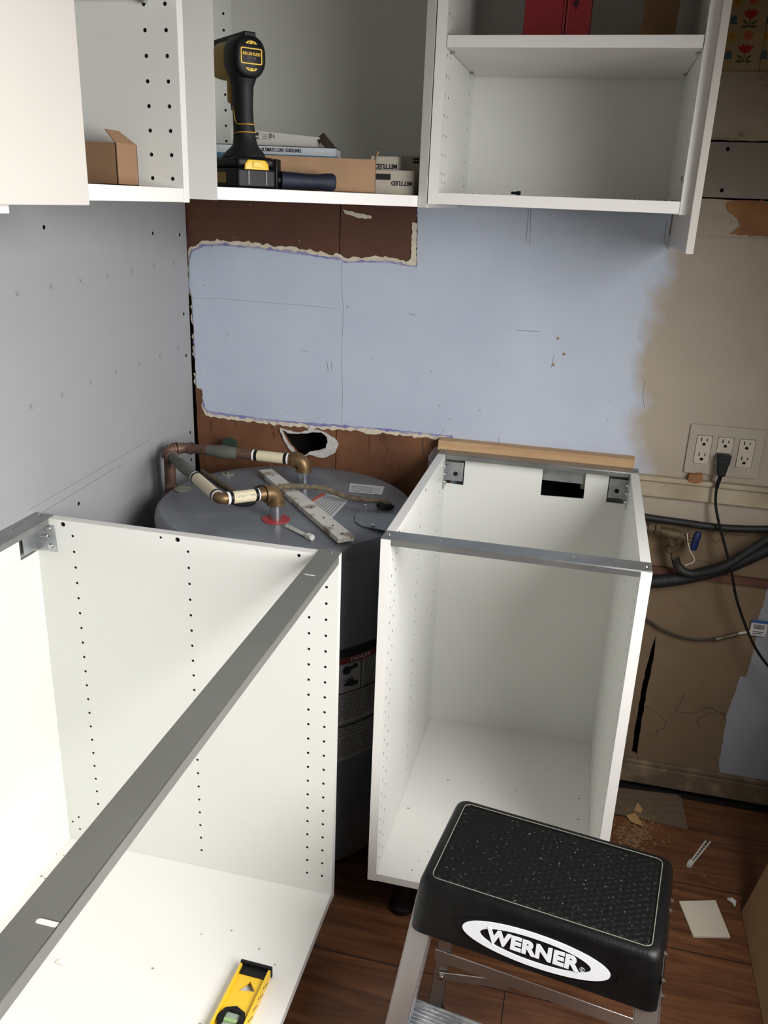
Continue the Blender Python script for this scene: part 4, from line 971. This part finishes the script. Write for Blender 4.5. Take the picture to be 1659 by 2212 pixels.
def rearat(z_, sx_):
    k = (sz-.02-z_)/(sz-.032); return Vector((sx_*(hw-.010+.022*k), hd-.020+.02*(sz-.03)*k, z_))
b = MB(SM)
for zz in (.158,):
    a, c = rearat(zz, -1), rearat(zz, 1)
    b.hexa([(a.x-.012, a.y-.004, zz-.013), (c.x+.012, a.y-.004, zz-.013), (c.x+.012, a.y-.002, zz-.013), (a.x-.012, a.y-.002, zz-.013), (a.x-.012, a.y-.004, zz+.013), (c.x+.012, a.y-.004, zz+.013), (c.x+.012, a.y-.002, zz+.013), (a.x-.012, a.y-.002, zz+.013)])
b.build('rear_crossbar', alu, st, bevel=.0005)
b = MB(SM); a = rearat(.112, -1); m_ = Vector((-.055, a.y+.012, .135))
b.hexa([(a.x, a.y-.006, a.z-.009), (m_.x, m_.y-.006, m_.z-.009), (m_.x, m_.y-.004, m_.z-.009), (a.x, a.y-.004, a.z-.009), (a.x, a.y-.006, a.z+.009), (m_.x, m_.y-.006, m_.z+.009), (m_.x, m_.y-.004, m_.z+.009), (a.x, a.y-.004, a.z+.009)])
o = b.build('diagonal_brace', alu, st, bevel=.0005)
q = MB(SM); q.cyl((a.x+.006, a.y-.006, a.z), (a.x+.006, a.y-.010, a.z), .004, None, 12); q.build('rivet', chrome, o)
q = MB(SM)
for px, py in ((1456, 1900), (1449, 2020), (1443, 2077), (1438, 2145)): pass
for yl, zl in ((.022, sz-.030), (-.070, sz-.022), (-.094, sz-.045), (-.094, sz-.072), (.060, sz-.045)):
    x_ = hw+.002+.008*((sz-.012-zl)/.076); q.lathe((0, 0), [], 4) if False else None
    q.cyl((x_-.001, yl, zl), (x_+.004, yl, zl), .0062, .003, 12)
q.build('rivet', chrome, cap, split=True)

# ------------------------------------------------------------------ spirit level on the left cabinet floor
z0 = LZ+t; zl = z0+.022
a = on(521, 2075, 2, zl); c = on(586, 2093, 2, zl); e = on(453, 2212, 2, zl); e2 = on(530, 2212, 2, zl)
lw_ = (c-a).length; ld = ((e2-c).normalized()+(e-a).normalized()).normalized()
ux = (c-a)-ld*(c-a).dot(ld); uw = ux.length; ux.normalize()
LM = Matrix(((ux.x, ld.x, 0, a.x), (ux.y, ld.y, 0, a.y), (0, 0, 1, z0+.0004), (0, 0, 0, 1)))
lv = empty('spirit_level', tuple(a+ux*uw/2+ld*.11)); tag(lv, 'small yellow spirit level with black end caps lying in the wide left base cabinet', 'level')
b = MB(LM); LL = .229
tri = [(uw*.26, .052), (uw*.50, .028), (uw*.78, .046)]
vh = [circ(uw*.5, .110, .0205, 8), circ(uw*.5, .190, .0185, 8)]
b.sheet(rect(.003, .0, uw-.003, LL), lambda u, v_, w_: (u, v_, .0135-w_), .006, holes=[tri]+[h for h in vh])
b.box((0, .004, 0), (.0045, LL-.004, .0215)); b.box((uw-.0045, .004, 0), (uw, LL-.004, .0215)); b.build('frame', yellow, lv, bevel=.0008)
q = MB(LM); r_ = random.Random(2)
for k in range(26): q.box((uw-.0001, .02+k*.0075, .006+(k % 3)*.004), (uw+.0003, .0235+k*.0075, .009+(k % 3)*.004))
q.build('scale_marks', ink, lv)
q = MB(LM); q.box((-.001, -.004, 0), (uw+.001, .002, .0225)); q.box((.0035, .001, .006), (uw-.0035, .020, .0160)); q.box((-.001, LL-.002, 0), (uw+.001, LL+.004, .0225)); q.build('end_cap', black, lv, bevel=.0015, split=True)
for cy in (.110, .190):
    q = MB(LM); q.sheet(circ(uw*.5, cy, .0255, 8), lambda u, v_, w_: (u, v_, .0190-w_), .0130, holes=[rrect(uw*.5, cy, .026, .030, .003)]); vb = q.build('vial_holder', black, lv, bevel=.001)
    q = MB(LM); q.box((uw*.5-.013, cy-.015, .007), (uw*.5+.013, cy+.015, .0125)); q.build('vial_window', mat('greenish_acrylic', (150, 160, 146), .15, var=.1), vb)
    q = MB(LM); q.cyl((uw*.5-.012, cy, .0135), (uw*.5+.012, cy, .0135), .004, None, 14); q.build('vial', mat('green_vial', (150, 178, 120), .1), vb)

# ------------------------------------------------------------------ things in the corner wall cabinet
cz = CZ0+.0197
# drill: local X = forward (chuck), Z up
dpos = Vector((.3870, -.5500, cz)); dang = math.atan2(.68, -.735)
DM = Matrix.Translation(dpos) @ Matrix.Rotation(dang, 4, 'Z') @ Matrix.Scale(.94, 4)
dr = empty('cordless_drill', tuple(dpos)); tag(dr, 'black and yellow cordless drill standing on its battery in the corner wall cabinet', 'drill')
def ell_loft(b, secs, n=20, mi=0, pw=2.0):
    """secs: (centre, rx(X), ry(Y), tilt axis 'z' or 'x')"""
    rings = []
    for c, rx, ry, axd in secs:
        ring = []
        for k in range(n):
            a = 2*math.pi*k/n; ca, sa = math.cos(a), math.sin(a)
            ca = math.copysign(abs(ca)**(2/pw), ca); sa = math.copysign(abs(sa)**(2/pw), sa)
            if axd == 'z': p = (c[0]+rx*ca, c[1]+ry*sa, c[2])
            else: p = (c[0], c[1]+ry*ca, c[2]+rx*sa)
            ring.append(b.v(p))
        rings.append(ring)
    for a, c in zip(rings, rings[1:]):
        for k in range(n): b.f([a[k], a[(k+1) % n], c[(k+1) % n], c[k]], mi)
    b.f(rings[0][::-1], mi); b.f(rings[-1], mi)
hz = .212
b = MB(DM); ell_loft(b, [((-.014, 0, hz), .026, .024, 'x'), ((-.011, 0, hz), .031, .028, 'x'), ((-.004, 0, hz), .034, .030, 'x'), ((.034, 0, hz), .035, .030, 'x'), ((.040, 0, hz), .033, .028, 'x')], 28, pw=2.5)
b.box((-.010, -.011, hz+.026), (.12, .011, hz+.038)); mh = b.build('motor_housing', black, dr, bevel=.0015)
b = MB(DM); ell_loft(b, [((.038, 0, hz), .030, .027, 'x'), ((.085, 0, hz), .031, .028, 'x'), ((.112, 0, hz), .026, .024, 'x')], 28, pw=2.8); b.build('gear_housing', yellowd, dr, bevel=.001)
b = MB(DM); b.tube([(.110, 0, hz), (.122, 0, hz), (.150, 0, hz), (.170, 0, hz)], [.022, .021, .019, .010], 24); b.build('chuck', black, dr)
b = MB(DM); ell_loft(b, [((.022, 0, hz-.028), .030, .022, 'z'), ((.024, 0, hz-.045), .024, .017, 'z'), ((.025, 0, hz-.075), .0235, .0158, 'z'), ((.023, 0, hz-.100), .0225, .0160, 'z'), ((.019, 0, hz-.125), .0235, .0175, 'z'), ((.017, 0, hz-.140), .026, .020, 'z'), ((.020, 0, hz-.152), .042, .030, 'z'), ((.024, 0, hz-.160), .050, .035, 'z')], 24, pw=2.4)
b.build('handle', mat('rubber_grip', (18, 20, 24), .65, var=.15, scale=60), dr)
b = MB(DM); b.box((.046, -.014, hz-.070), (.062, .014, hz-.020)); b.build('trigger_guard', yellowd, dr, bevel=.004, seg=3)
b = MB(DM); b.hexa([(.048, -.007, hz-.082), (.060, -.007, hz-.082), (.060, .007, hz-.082), (.048, .007, hz-.082), (.052, -.007, hz-.035), (.070, -.007, hz-.035), (.070, .007, hz-.035), (.052, .007, hz-.035)]); b.build('trigger', black, dr, bevel=.002)
# thin yellow trim lines on the grip
b = MB(DM)
for s_ in (-1, 1):
    b.tube(spline([(.040, s_*.0125, hz-.074), (.028, s_*.0165, hz-.082), (.020, s_*.0170, hz-.100), (.010, s_*.0165, hz-.106), (-.003, s_*.0075, hz-.106), (-.0048, 0, hz-.106)], 5), .0009, 6)
    b.tube(spline([(.034, s_*.0145, hz-.124), (.022, s_*.0180, hz-.1215), (.008, s_*.0170, hz-.1195), (-.004, s_*.0085, hz-.1190), (-.0062, 0, hz-.119)], 5), .0009, 6)
b.build('grip_trim', yellowd, dr, split=True)
b = MB(DM); b.box((-.028, -.037, .034), (.098, .037, .052)); bs = b.build('foot_housing', black, dr, bevel=.006, seg=3)
b = MB(DM); ell_loft(b, [((-.0290, 0, .0310), .003, .024, 'z'), ((-.0290, 0, .040), .003, .023, 'z'), ((-.0280, 0, .047), .003, .017, 'z')], 16, pw=4); b.box((-.034, -.009, .034), (-.029, .009, .044)); b.build('battery_latch', yellow, bs, bevel=.0008)
b = MB(DM); b.box((-.030, -.0375, 0.0003), (.095, .0375, .033)); bt = b.build('battery', black, dr, bevel=.004, seg=3)
b = MB(DM)
for yy in (-.018, .016): b.box((-.0312, yy-.0012, .006), (-.0298, yy+.0012, .029))
b.build('battery_rib', mat('grey_rib', (90, 92, 94), .4), bt, split=True)
b = MB(DM); b.box((.02, .0372, .008), (.075, .0380, .026)); b.build('battery_sticker', yellowd, bt)
# badge on the motor cap
DR3 = DM.to_3x3(); byv = -1.0
def cap_pt(u, v_, w_): return tuple(DM @ Vector((-.0148+w_, -u, hz+v_)))
b = MB().sheet(rrect(0, 0, .040, .025, .003), cap_pt, .0010, holes=[rrect(0, 0, .0365, .0215, .002)]); b.build('name_frame', yellow, mh, smooth=False)
b = MB()
for s_ in (1, -1): b.sheet([(-.011, s_*.0185), (.011, s_*.0185), (.007, s_*.0222), (0, s_*.0235), (-.007, s_*.0222)], cap_pt, .0010, holes=[[(-.007, s_*.0193), (-.002, s_*.0193), (-.002, s_*.0215), (-.004, s_*.021)], [(.007, s_*.0193), (.002, s_*.0193), (.002, s_*.0215), (.004, s_*.021)]])
b.build('vent_trim', yellow, mh, smooth=False, split=True)
text('BRUSHLESS', .0063, cap_pt(0, .003, -.0003), DR3 @ Vector((0, -1, 0)), (0, 0, 1), yellow, 'name_text', mh, ex=.0002, off=.00012)
text('MOTOR', .0046, cap_pt(0, -.0035, -.0003), DR3 @ Vector((0, -1, 0)), (0, 0, 1), mat('grey_letter', (110, 108, 100), .5), 'name_text', mh, ex=.0002)

def plan(px, y): return on(px, 400, 1, y).x
# blue grip mallet lying in front
hm = empty('mallet', (.50, -.46, cz)); tag(hm, 'tool with a dark blue rubber grip lying on the corner cabinet floor beside the drill', 'hammer')
ya, yb = -.512, -.458
xa_, xb_ = plan(606, ya), plan(722, yb)
r_ = .0152
b = MB(); A_, B_ = Vector((xa_, ya, cz+r_)), Vector((xb_, yb, cz+r_))
b.tube([A_.lerp(B_, k) for k in (0, .2, .45, .65, .85, .96, 1)], [.0148, .0140, .0128, .0125, .0148, .0152, .0128], 20); b.build('grip', mat('navy_rubber', (14, 19, 36), .65, col2=(20, 27, 50), scale=40), hm)
b = MB(); d_ = (A_-B_).normalized(); n = Vector((-d_.y, d_.x, 0))
b.tube([A_, A_+d_*.012], .009, 12); b.build('shaft', black, hm)
b = MB(); p = A_+d_*.012; b.box(Vector((p.x-.010, p.y-.010, cz+.0004)), Vector((p.x+.010, p.y+.010, cz+.048))); b.build('collar', black, hm, bevel=.002)
# open-topped long cardboard tray
def obox(b, c0, c1, depth, z0_, z1_, mi=0):
    c0 = Vector((c0[0], c0[1])); c1 = Vector((c1[0], c1[1])); n = Vector((-(c1-c0).y, (c1-c0).x)).normalized()*depth
    q_ = [c0, c1, c1+n, c0+n]; b.hexa([(p.x, p.y, z0_) for p in q_]+[(p.x, p.y, z1_) for p in q_], mi); return q_
ya, yb = -.470, -.404
ca, cb_ = (plan(545, ya), ya), (plan(811, yb), yb)
zh = on(811, 345, 1, yb).z
tb = empty('cardboard_tray', ((ca[0]+cb_[0])/2, (ya+yb)/2, cz)); tag(tb, 'long low brown cardboard box with an open end flap behind the blue grip tool', 'box')
b = MB(); c0 = Vector(ca); c1 = Vector(cb_); n = Vector((-(c1-c0).y, (c1-c0).x)).normalized(); e_ = (c1-c0).normalized(); wt = .002
for p0_, p1_ in ((c0, c1), (c0+n*.055, c1+n*.055)): obox(b, p0_, p1_, wt, cz+.0004, zh)
obox(b, c0, c0+n*.055, -wt, cz+.0004, zh); obox(b, c1, c1+n*.055, wt, cz+.0004, zh); obox(b, c0, c1, .055, cz+.0004, cz+.0024)
b.build('carton', cardb, tb, bevel=.0004)
b = MB(); q0 = c1-e_*.002; q1 = q0+n*.050
b.hexa([(q0.x, q0.y, zh), (q1.x, q1.y, zh), (q1.x+.002, q1.y, zh), (q0.x+.002, q0.y, zh), (q0.x+.004-.002, q0.y+.006, zh+.014), (q1.x+.004, q1.y, zh+.014), (q1.x+.006, q1.y, zh+.014), (q0.x+.006, q0.y+.006, zh+.014)]); b.build('flap', cardb, tb)
# white and blue guideline box behind, with white carton on it
ya, yb = -.385, -.345
ca, cb_ = (plan(470, ya), ya), (plan(724, yb), yb)
z1_ = on(724, 320, 1, yb).z
gb = empty('printed_box', ((ca[0]+cb_[0])/2, ya, cz)); tag(gb, 'blue and white printed box reading ultimate load guidelines, behind the cardboard tray', 'box')
b = MB(); obox(b, ca, cb_, .085, cz+.0004, z1_-.0145, 1); obox(b, ca, cb_, .085, z1_-.0145, z1_-.001, 0); obox(b, ca, cb_, .085, z1_-.001, z1_+.0004, 2); b.build('box_body', [mat('white_card', (214, 220, 226), .5), mat('blue_card', (92, 142, 170), .5, col2=(60, 96, 120), scale=25), mat('navy_card', (28, 30, 42), .5)], gb)
c0 = Vector(ca); c1 = Vector(cb_); e_ = (c1-c0).normalized(); n = Vector((e_.y, -e_.x))
mid = Vector((plan(608, (ya*.45+yb*.55)), 0)); k_ = ((mid.x-c0.x)/(c1.x-c0.x)); pm_ = c0.lerp(c1, k_)+n*.0006
text('ULTIMATE LOAD GUIDELINES', .0092, (pm_.x, pm_.y, z1_-.0072), (e_.x, e_.y, 0), (0, 0, 1), ink, 'print_text', gb, ex=.0002, sx=.62, off=.0001)
ya2, yb2 = ya+.028, yb+.028
c0 = Vector((plan(500, ya2), ya2)); c1 = Vector((plan(690, yb2), yb2)); e_ = (c1-c0).normalized(); n = Vector((-e_.y, e_.x))
zb_ = z1_+.0006; zt0 = on(541, 277, 1, ya2).z; zt1 = on(690, 297, 1, yb2).z
wbx = empty('open_white_carton', ((c0.x+c1.x)/2, ya2, zb_)); tag(wbx, 'open white carton with a raised dark flap lying on the blue and white printed box', 'box')
b = MB(); w3 = n*.0015
b.hexa([(c0.x, c0.y, zb_), (c1.x, c1.y, zb_), (c1.x+w3.x, c1.y+w3.y, zb_), (c0.x+w3.x, c0.y+w3.y, zb_), (c0.x, c0.y, zt0), (c1.x, c1.y, zt1), (c1.x+w3.x, c1.y+w3.y, zt1), (c0.x+w3.x, c0.y+w3.y, zt0)])
b.build('carton_wall', mat('white_cardboard', (196, 194, 186), .7), wbx)
b = MB(); f0 = on(683, 300, 1, yb2); f1 = on(698, 287, 1, yb2+.01); f2 = on(760, 318, 1, yb2); f3 = on(722, 322, 1, yb2-.02)
dq = Vector((.001, .003, 0)); f2 = on(724, 319, 1, yb2-.01); f3 = on(704, 320, 1, yb2-.015)
b.hexa([f0, f3, f2, f1, f0+dq, f3+dq, f2+dq, f1+dq]); b.build('flap', mat('dark_carton_inside', (62, 50, 42), .8), wbx)
b = MB()
def onw(px, py, off=.0004):   # on the carton wall plane
    k_ = (plan(px, (ya2+yb2)/2)-c0.x)/(c1.x-c0.x); p_ = c0.lerp(c1, k_)-n*off; return Vector((p_.x, p_.y, on(px, py, 1, p_.y).z))
def wrect(x0, y0, x1, y1): b.hexa([onw(x0, y1), onw(x1, y1), onw(x1, y1, -.0001), onw(x0, y1, -.0001), onw(x0, y0), onw(x1, y0), onw(x1, y0, -.0001), onw(x0, y0, -.0001)])
wrect(552, 286, 563, 293)
for k in range(8): wrect(548+k*2, 296, 549+k*2, 301)
for k in range(3): wrect(570, 291+4*k, 580, 292+4*k)
b.build('carton_print', ink, wbx)
b = MB(); p_ = [onw(586, 288, .0005), onw(588, 292, .0005), onw(587, 298, .0005), onw(584, 299, .0005), onw(584, 293, .0005), onw(586, 288, .0005)]; b.tube(p_, .0006, 6); b.tube([onw(592, 291, .0005), onw(594, 295, .0005), onw(592, 299, .0005), onw(591, 295, .0005), onw(592, 291, .0005)], .0004, 6); b.build('carton_print', ink, wbx)
# three small lamp boxes
bw = mat('offwhite_box', (176, 172, 160), .7, var=.03)
def lampbox(x0, x1, y, depth, z0_, z1_, lbl, txt, tpos, rot=0, tsize=.0125, extra=None):
    o = empty('small_box', ((x0+x1)/2, y+depth/2, z0_)); tag(o, lbl, 'box', 'small printed boxes in the corner cabinet')
    b = MB(); b.box((x0, y, z0_+.0003), (x1, y+depth, z1_)); b.build('box_body', bw, o, bevel=.0006)
    if txt: text(txt, tsize, (tpos[0], y-.0006, tpos[1]), (-1, 0, 0), (0, 0, -1), ink, 'print_text', o, ex=.0002, off=.0003, sx=.92)
    if extra: 
        b = MB()
        for r4 in extra: b.box((r4[0], y-.0008, r4[1]), (r4[2], y-.0001, r4[3]))
        b.build('printed_block', ink, o)
    return o
yq = -.345
xl0, xl1 = plan(806, yq), plan(893, yq); zq1 = on(850, 368, 1, yq).z
lampbox(xl0, xl1, yq, .115, cz, zq1, 'lower small box printed mittled upside down, at the right end of the corner cabinet', 'MITTLED', (plan(868, yq), on(868, 396, 1, yq).z), 0, .0110, [(plan(812, yq), on(820, 388, 1, yq).z, plan(843, yq), on(820, 375, 1, yq).z)])
zq2 = on(840, 338, 1, yq+.012).z
lampbox(plan(800, yq+.012), plan(857, yq+.012), yq+.012, .035, zq1+.0003, zq2, 'small box printed mittled upside down, standing on the lower one', 'MITTLED', (plan(833, yq+.012), on(833, 359, 1, yq+.012).z), 0, .0118)
y3 = yq+.052
lampbox(plan(858, y3), min(.6405, plan(915, y3)), y3, .055, zq1+.0003, on(880, 336, 1, y3).z, 'small plain box with a barcode, farthest back in the corner cabinet stack', None, (0, 0), 0, .01, [(plan(890, y3), on(890, 346, 1, y3).z, plan(903, y3), on(890, 341, 1, y3).z), (plan(890, y3), on(890, 353, 1, y3).z, plan(903, y3), on(890, 348, 1, y3).z)])

# ---- carton in the left wall cabinet
cz2 = WZ+.0197
bx0, by0, by1, bz = .312, -.850, -.792, cz2+.0555
cb = empty('small_carton', (.27, -.82, cz2)); tag(cb, 'small open brown carton with one flap up in the left wall cabinet', 'box', None)
b = MB(); th = .0018
b.box((.200, by0, cz2+.0003), (bx0, by0+th, bz)); b.box((.200, by1-th, cz2+.0003), (bx0, by1, bz)); b.box((bx0-th, by0, cz2+.0003), (bx0, by1, bz)); b.box((.200, by0, cz2+.0003), (.200+th, by1, bz)); b.box((.200, by0, cz2+.0003), (bx0, by1, cz2+.002))
b.build('carton', cardd, cb, bevel=.0003)
b = MB(); P0 = Vector((bx0, by0, bz)); P1 = Vector((bx0, by1, bz)); h3 = Vector((-.016, 0, .017)); dq = Vector((.001, 0, .001))
b.hexa([P0, P1, P1+h3+Vector((0, -.020, 0)), P0+h3+Vector((0, .002, 0)), P0-dq, P1-dq, P1+h3-dq+Vector((0, -.020, 0)), P0+h3-dq+Vector((0, .002, 0))]); b.build('flap', cardd, cb)

# ---- things on the upper right shelf and its floor
sy = -.235; zsf = 1.7077
x0, x1 = on(1130, 60, 1, sy).x, on(1218, 60, 1, sy).x; x2 = on(1272, 60, 1, sy).x
rbx = empty('red_box', ((x0+x2)/2, sy, zsf)); tag(rbx, 'dark red box with a raised seam on the shelf of the right wall cabinet', 'box')
redm = mat('dark_red_card', (140, 26, 34), .5, var=.05)
b = MB(); b.box((x0, sy, zsf+.0003), (x1, sy+.10, zsf+.23)); b.box((x1+.003, sy+.001, zsf+.0003), (x2, sy+.10, zsf+.23)); b.box((x1-.0035, sy-.002, zsf+.0003), (x1+.0005, sy+.02, zsf+.23)); b.box((x1+.002, sy-.002, zsf+.006), (x1+.006, sy+.02, zsf+.23)); b.build('box_body', redm, rbx, bevel=.001)
b = MB(); 
for a_, c_ in (((1240, 2), (1242, 12)), ((1245, 0), (1246, 20)), ((1249, 0), (1250, 11)), ((1240, 12), (1252, 2))):
    p, q2 = on(*a_, 1, sy-.0005), on(*c_, 1, sy-.0005); b.tube([p, q2], .0009, 6)
b.build('black_scribble', ink, rbx)
sy = -.22; x0, x1 = on(1380, 60, 1, sy).x, on(1463, 60, 1, sy).x
b = MB(); r_ = random.Random(5); ol = [(x0, zsf+.0004), (x1-.004, zsf+.0004)]
for k in range(12): ol.append((x1-.004+.0006*k+r_.uniform(-.0015, .0015), zsf+.008+.018*k))
for k in range(11, 0, -1): ol.append((x0+.0012*k+r_.uniform(-.001, .001), zsf+.018*k))
b.sheet(ol, Y(sy), .05); tag(b.build('brown_paper_package', cardd, smooth=False), 'brown paper package with ragged sides on the shelf right of the red box', 'package')
p = on(1115, 416, 1, -.345); b = MB(); zz = UZ+.0205+.0042
b.tube([p+Vector((-.009, 0, 0))+Vector((0, 0, zz-p.z)), p+Vector((0, 0, zz-p.z)), p+Vector((.0005, 0, zz-p.z)), p+Vector((.008, .001, zz-p.z))], [.0026, .0026, .0040, .0040], 6)
tag(b.build('driver_bit', mat('dark_bit_steel', (40, 40, 42), .35, .6)), 'short dark screwdriver bit lying on the right wall cabinet floor', 'bit')
b = MB(); r_ = random.Random(8)
for k in range(60):
    x_ = r_.uniform(.99, 1.098); y_ = r_.uniform(-.36, -.30); s_ = r_.uniform(.001, .004)
    b.box((x_, y_, UZ+.0206), (x_+s_, y_+s_*.4, UZ+.0206+r_.uniform(.0005, .003)), R=Matrix.Rotation(r_.uniform(0, 3), 3, 'Z'))
for k in range(30):
    x_ = r_.uniform(.69, .98); y_ = r_.uniform(-.362, -.345); s_ = r_.uniform(.0005, .0018); b.box((x_, y_, UZ+.0206), (x_+s_, y_+s_*.4, UZ+.0216))
tag(b.build('plaster_crumbs', mat('grey_crumbs', (120, 112, 96), .95), smooth=False), 'plaster crumbs scattered on the floor of the right wall cabinet', 'debris', kind='stuff')

# ------------------------------------------------------------------ floor things
pv = [on(*p, 2, .0) for p in ((1466, 1950), (1545, 1948), (1577, 2028), (1497, 2026))]
b = MB().sheet([(q.x, q.y) for q in pv], H(.0052), .005)
tag(b.build('white_board_scrap', mat('offwhite_board', (214, 206, 188), .75), bevel=.0006, smooth=False), 'rectangular off white board offcut lying on the brown floor right of the stool', 'board scrap')
anchor(on(1530, 1818, 2, 0), on(1491, 1868, 2, 0), .0006, 'wall_anchor', 'ribbed milky plastic strap anchor on the dark floor between stool and wall', 'plastic strap anchors', gap=.006)
p = on(1582, 1948, 2, .004); b = MB(); r_ = random.Random(1)
b.tube([p+Vector((-.010, .006, 0)), p+Vector((-.003, .002, .003)), p+Vector((.003, -.002, .002)), p+Vector((.004, -.012, -.001))], [.002, .006, .006, .001], 8); tag(b.build('foam_scrap', mat('white_foam', (206, 204, 200), .9)), 'small tuft of white foam on the floor above the board offcut', 'foam scrap')
ul = [on(*p, 2, 0) for p in ((1300, 1701), (1462, 1720), (1472, 1728), (1485, 1793), (1372, 1768), (1300, 1753))]
b = MB().sheet([(q.x, q.y) for q in ul], H(.006), .0055)
tag(b.build('floor_offcut', mat('grey_brown_laminate', (104, 88, 72), .7, var=.12, scale=20, stretch=(1, 5, 1)), bevel=.0008, smooth=False), 'dull grey brown flooring offcut along the foot of the back wall', 'floor offcut')
b = MB(); r_ = random.Random(11)
for k in range(420):
    px = r_.gauss(1372, 24); py = r_.gauss(1800, 26)
    px += (py-1800)*-.25
    if k > 380: px = r_.uniform(1330, 1640); py = r_.uniform(1760, 2000)
    q = on(px, py, 2, 0)
    if q.x < 1.13 and q.y < -.02: continue
    if q.y > -.03: continue
    s_ = r_.uniform(.0012, .0045) if k < 380 else r_.uniform(.001, .003); zb_ = .0062 if q.y > -.15 and q.x < 1.36 else .0003
    a = r_.uniform(0, 3.1); R_ = Matrix.Rotation(a, 3, 'Z')
    b.box((q.x-s_, q.y-s_*.5, zb_), (q.x+s_, q.y+s_*.5, zb_+r_.uniform(.0004, .0016)), R=R_)
tag(b.build('sawdust', mat('tan_sawdust', (136, 106, 72), .95), smooth=False), 'heap of tan sawdust and chips on the floor beside the narrow base cabinet', 'sawdust', kind='stuff')
for k, pts in enumerate(([(1377, 1733), (1388, 1748), (1385, 1757), (1370, 1750)], [(1352, 1762), (1372, 1756), (1390, 1785), (1362, 1775)])):
    P = [on(*p, 2, .007) for p in pts]; b = MB().sheet([(q.x, q.y) for q in P], H(.0078), .0012)
    tag(b.build('wood_chip', mat('pale_chip%d' % k, (178, 142, 96), .9), smooth=False), ('triangular pale wood chip, topmost piece in the sawdust', 'larger curled pale wood chip amid the sawdust')[k], 'wood chip', 'wood chips in the sawdust')
# flat packed carton leaning on the right wall, unseen height raised to block window light
b = MB(); xb, xt_, hh_ = 1.448, 1.645, .96
b.hexa([(xb, -.395, .0005), (xb+.06, -.395, .0005), (xb+.06, -1.30, .0005), (xb, -1.30, .0005), (xt_, -.395, hh_), (xt_+.06, -.395, hh_-.01), (xt_+.06, -1.30, hh_-.01), (xt_, -1.30, hh_)])
tag(b.build('flat_carton', mat('brown_flat_carton', (150, 118, 86), .85, var=.05), bevel=.002), 'large brown flat carton leaning at the right edge of the photo', 'box')
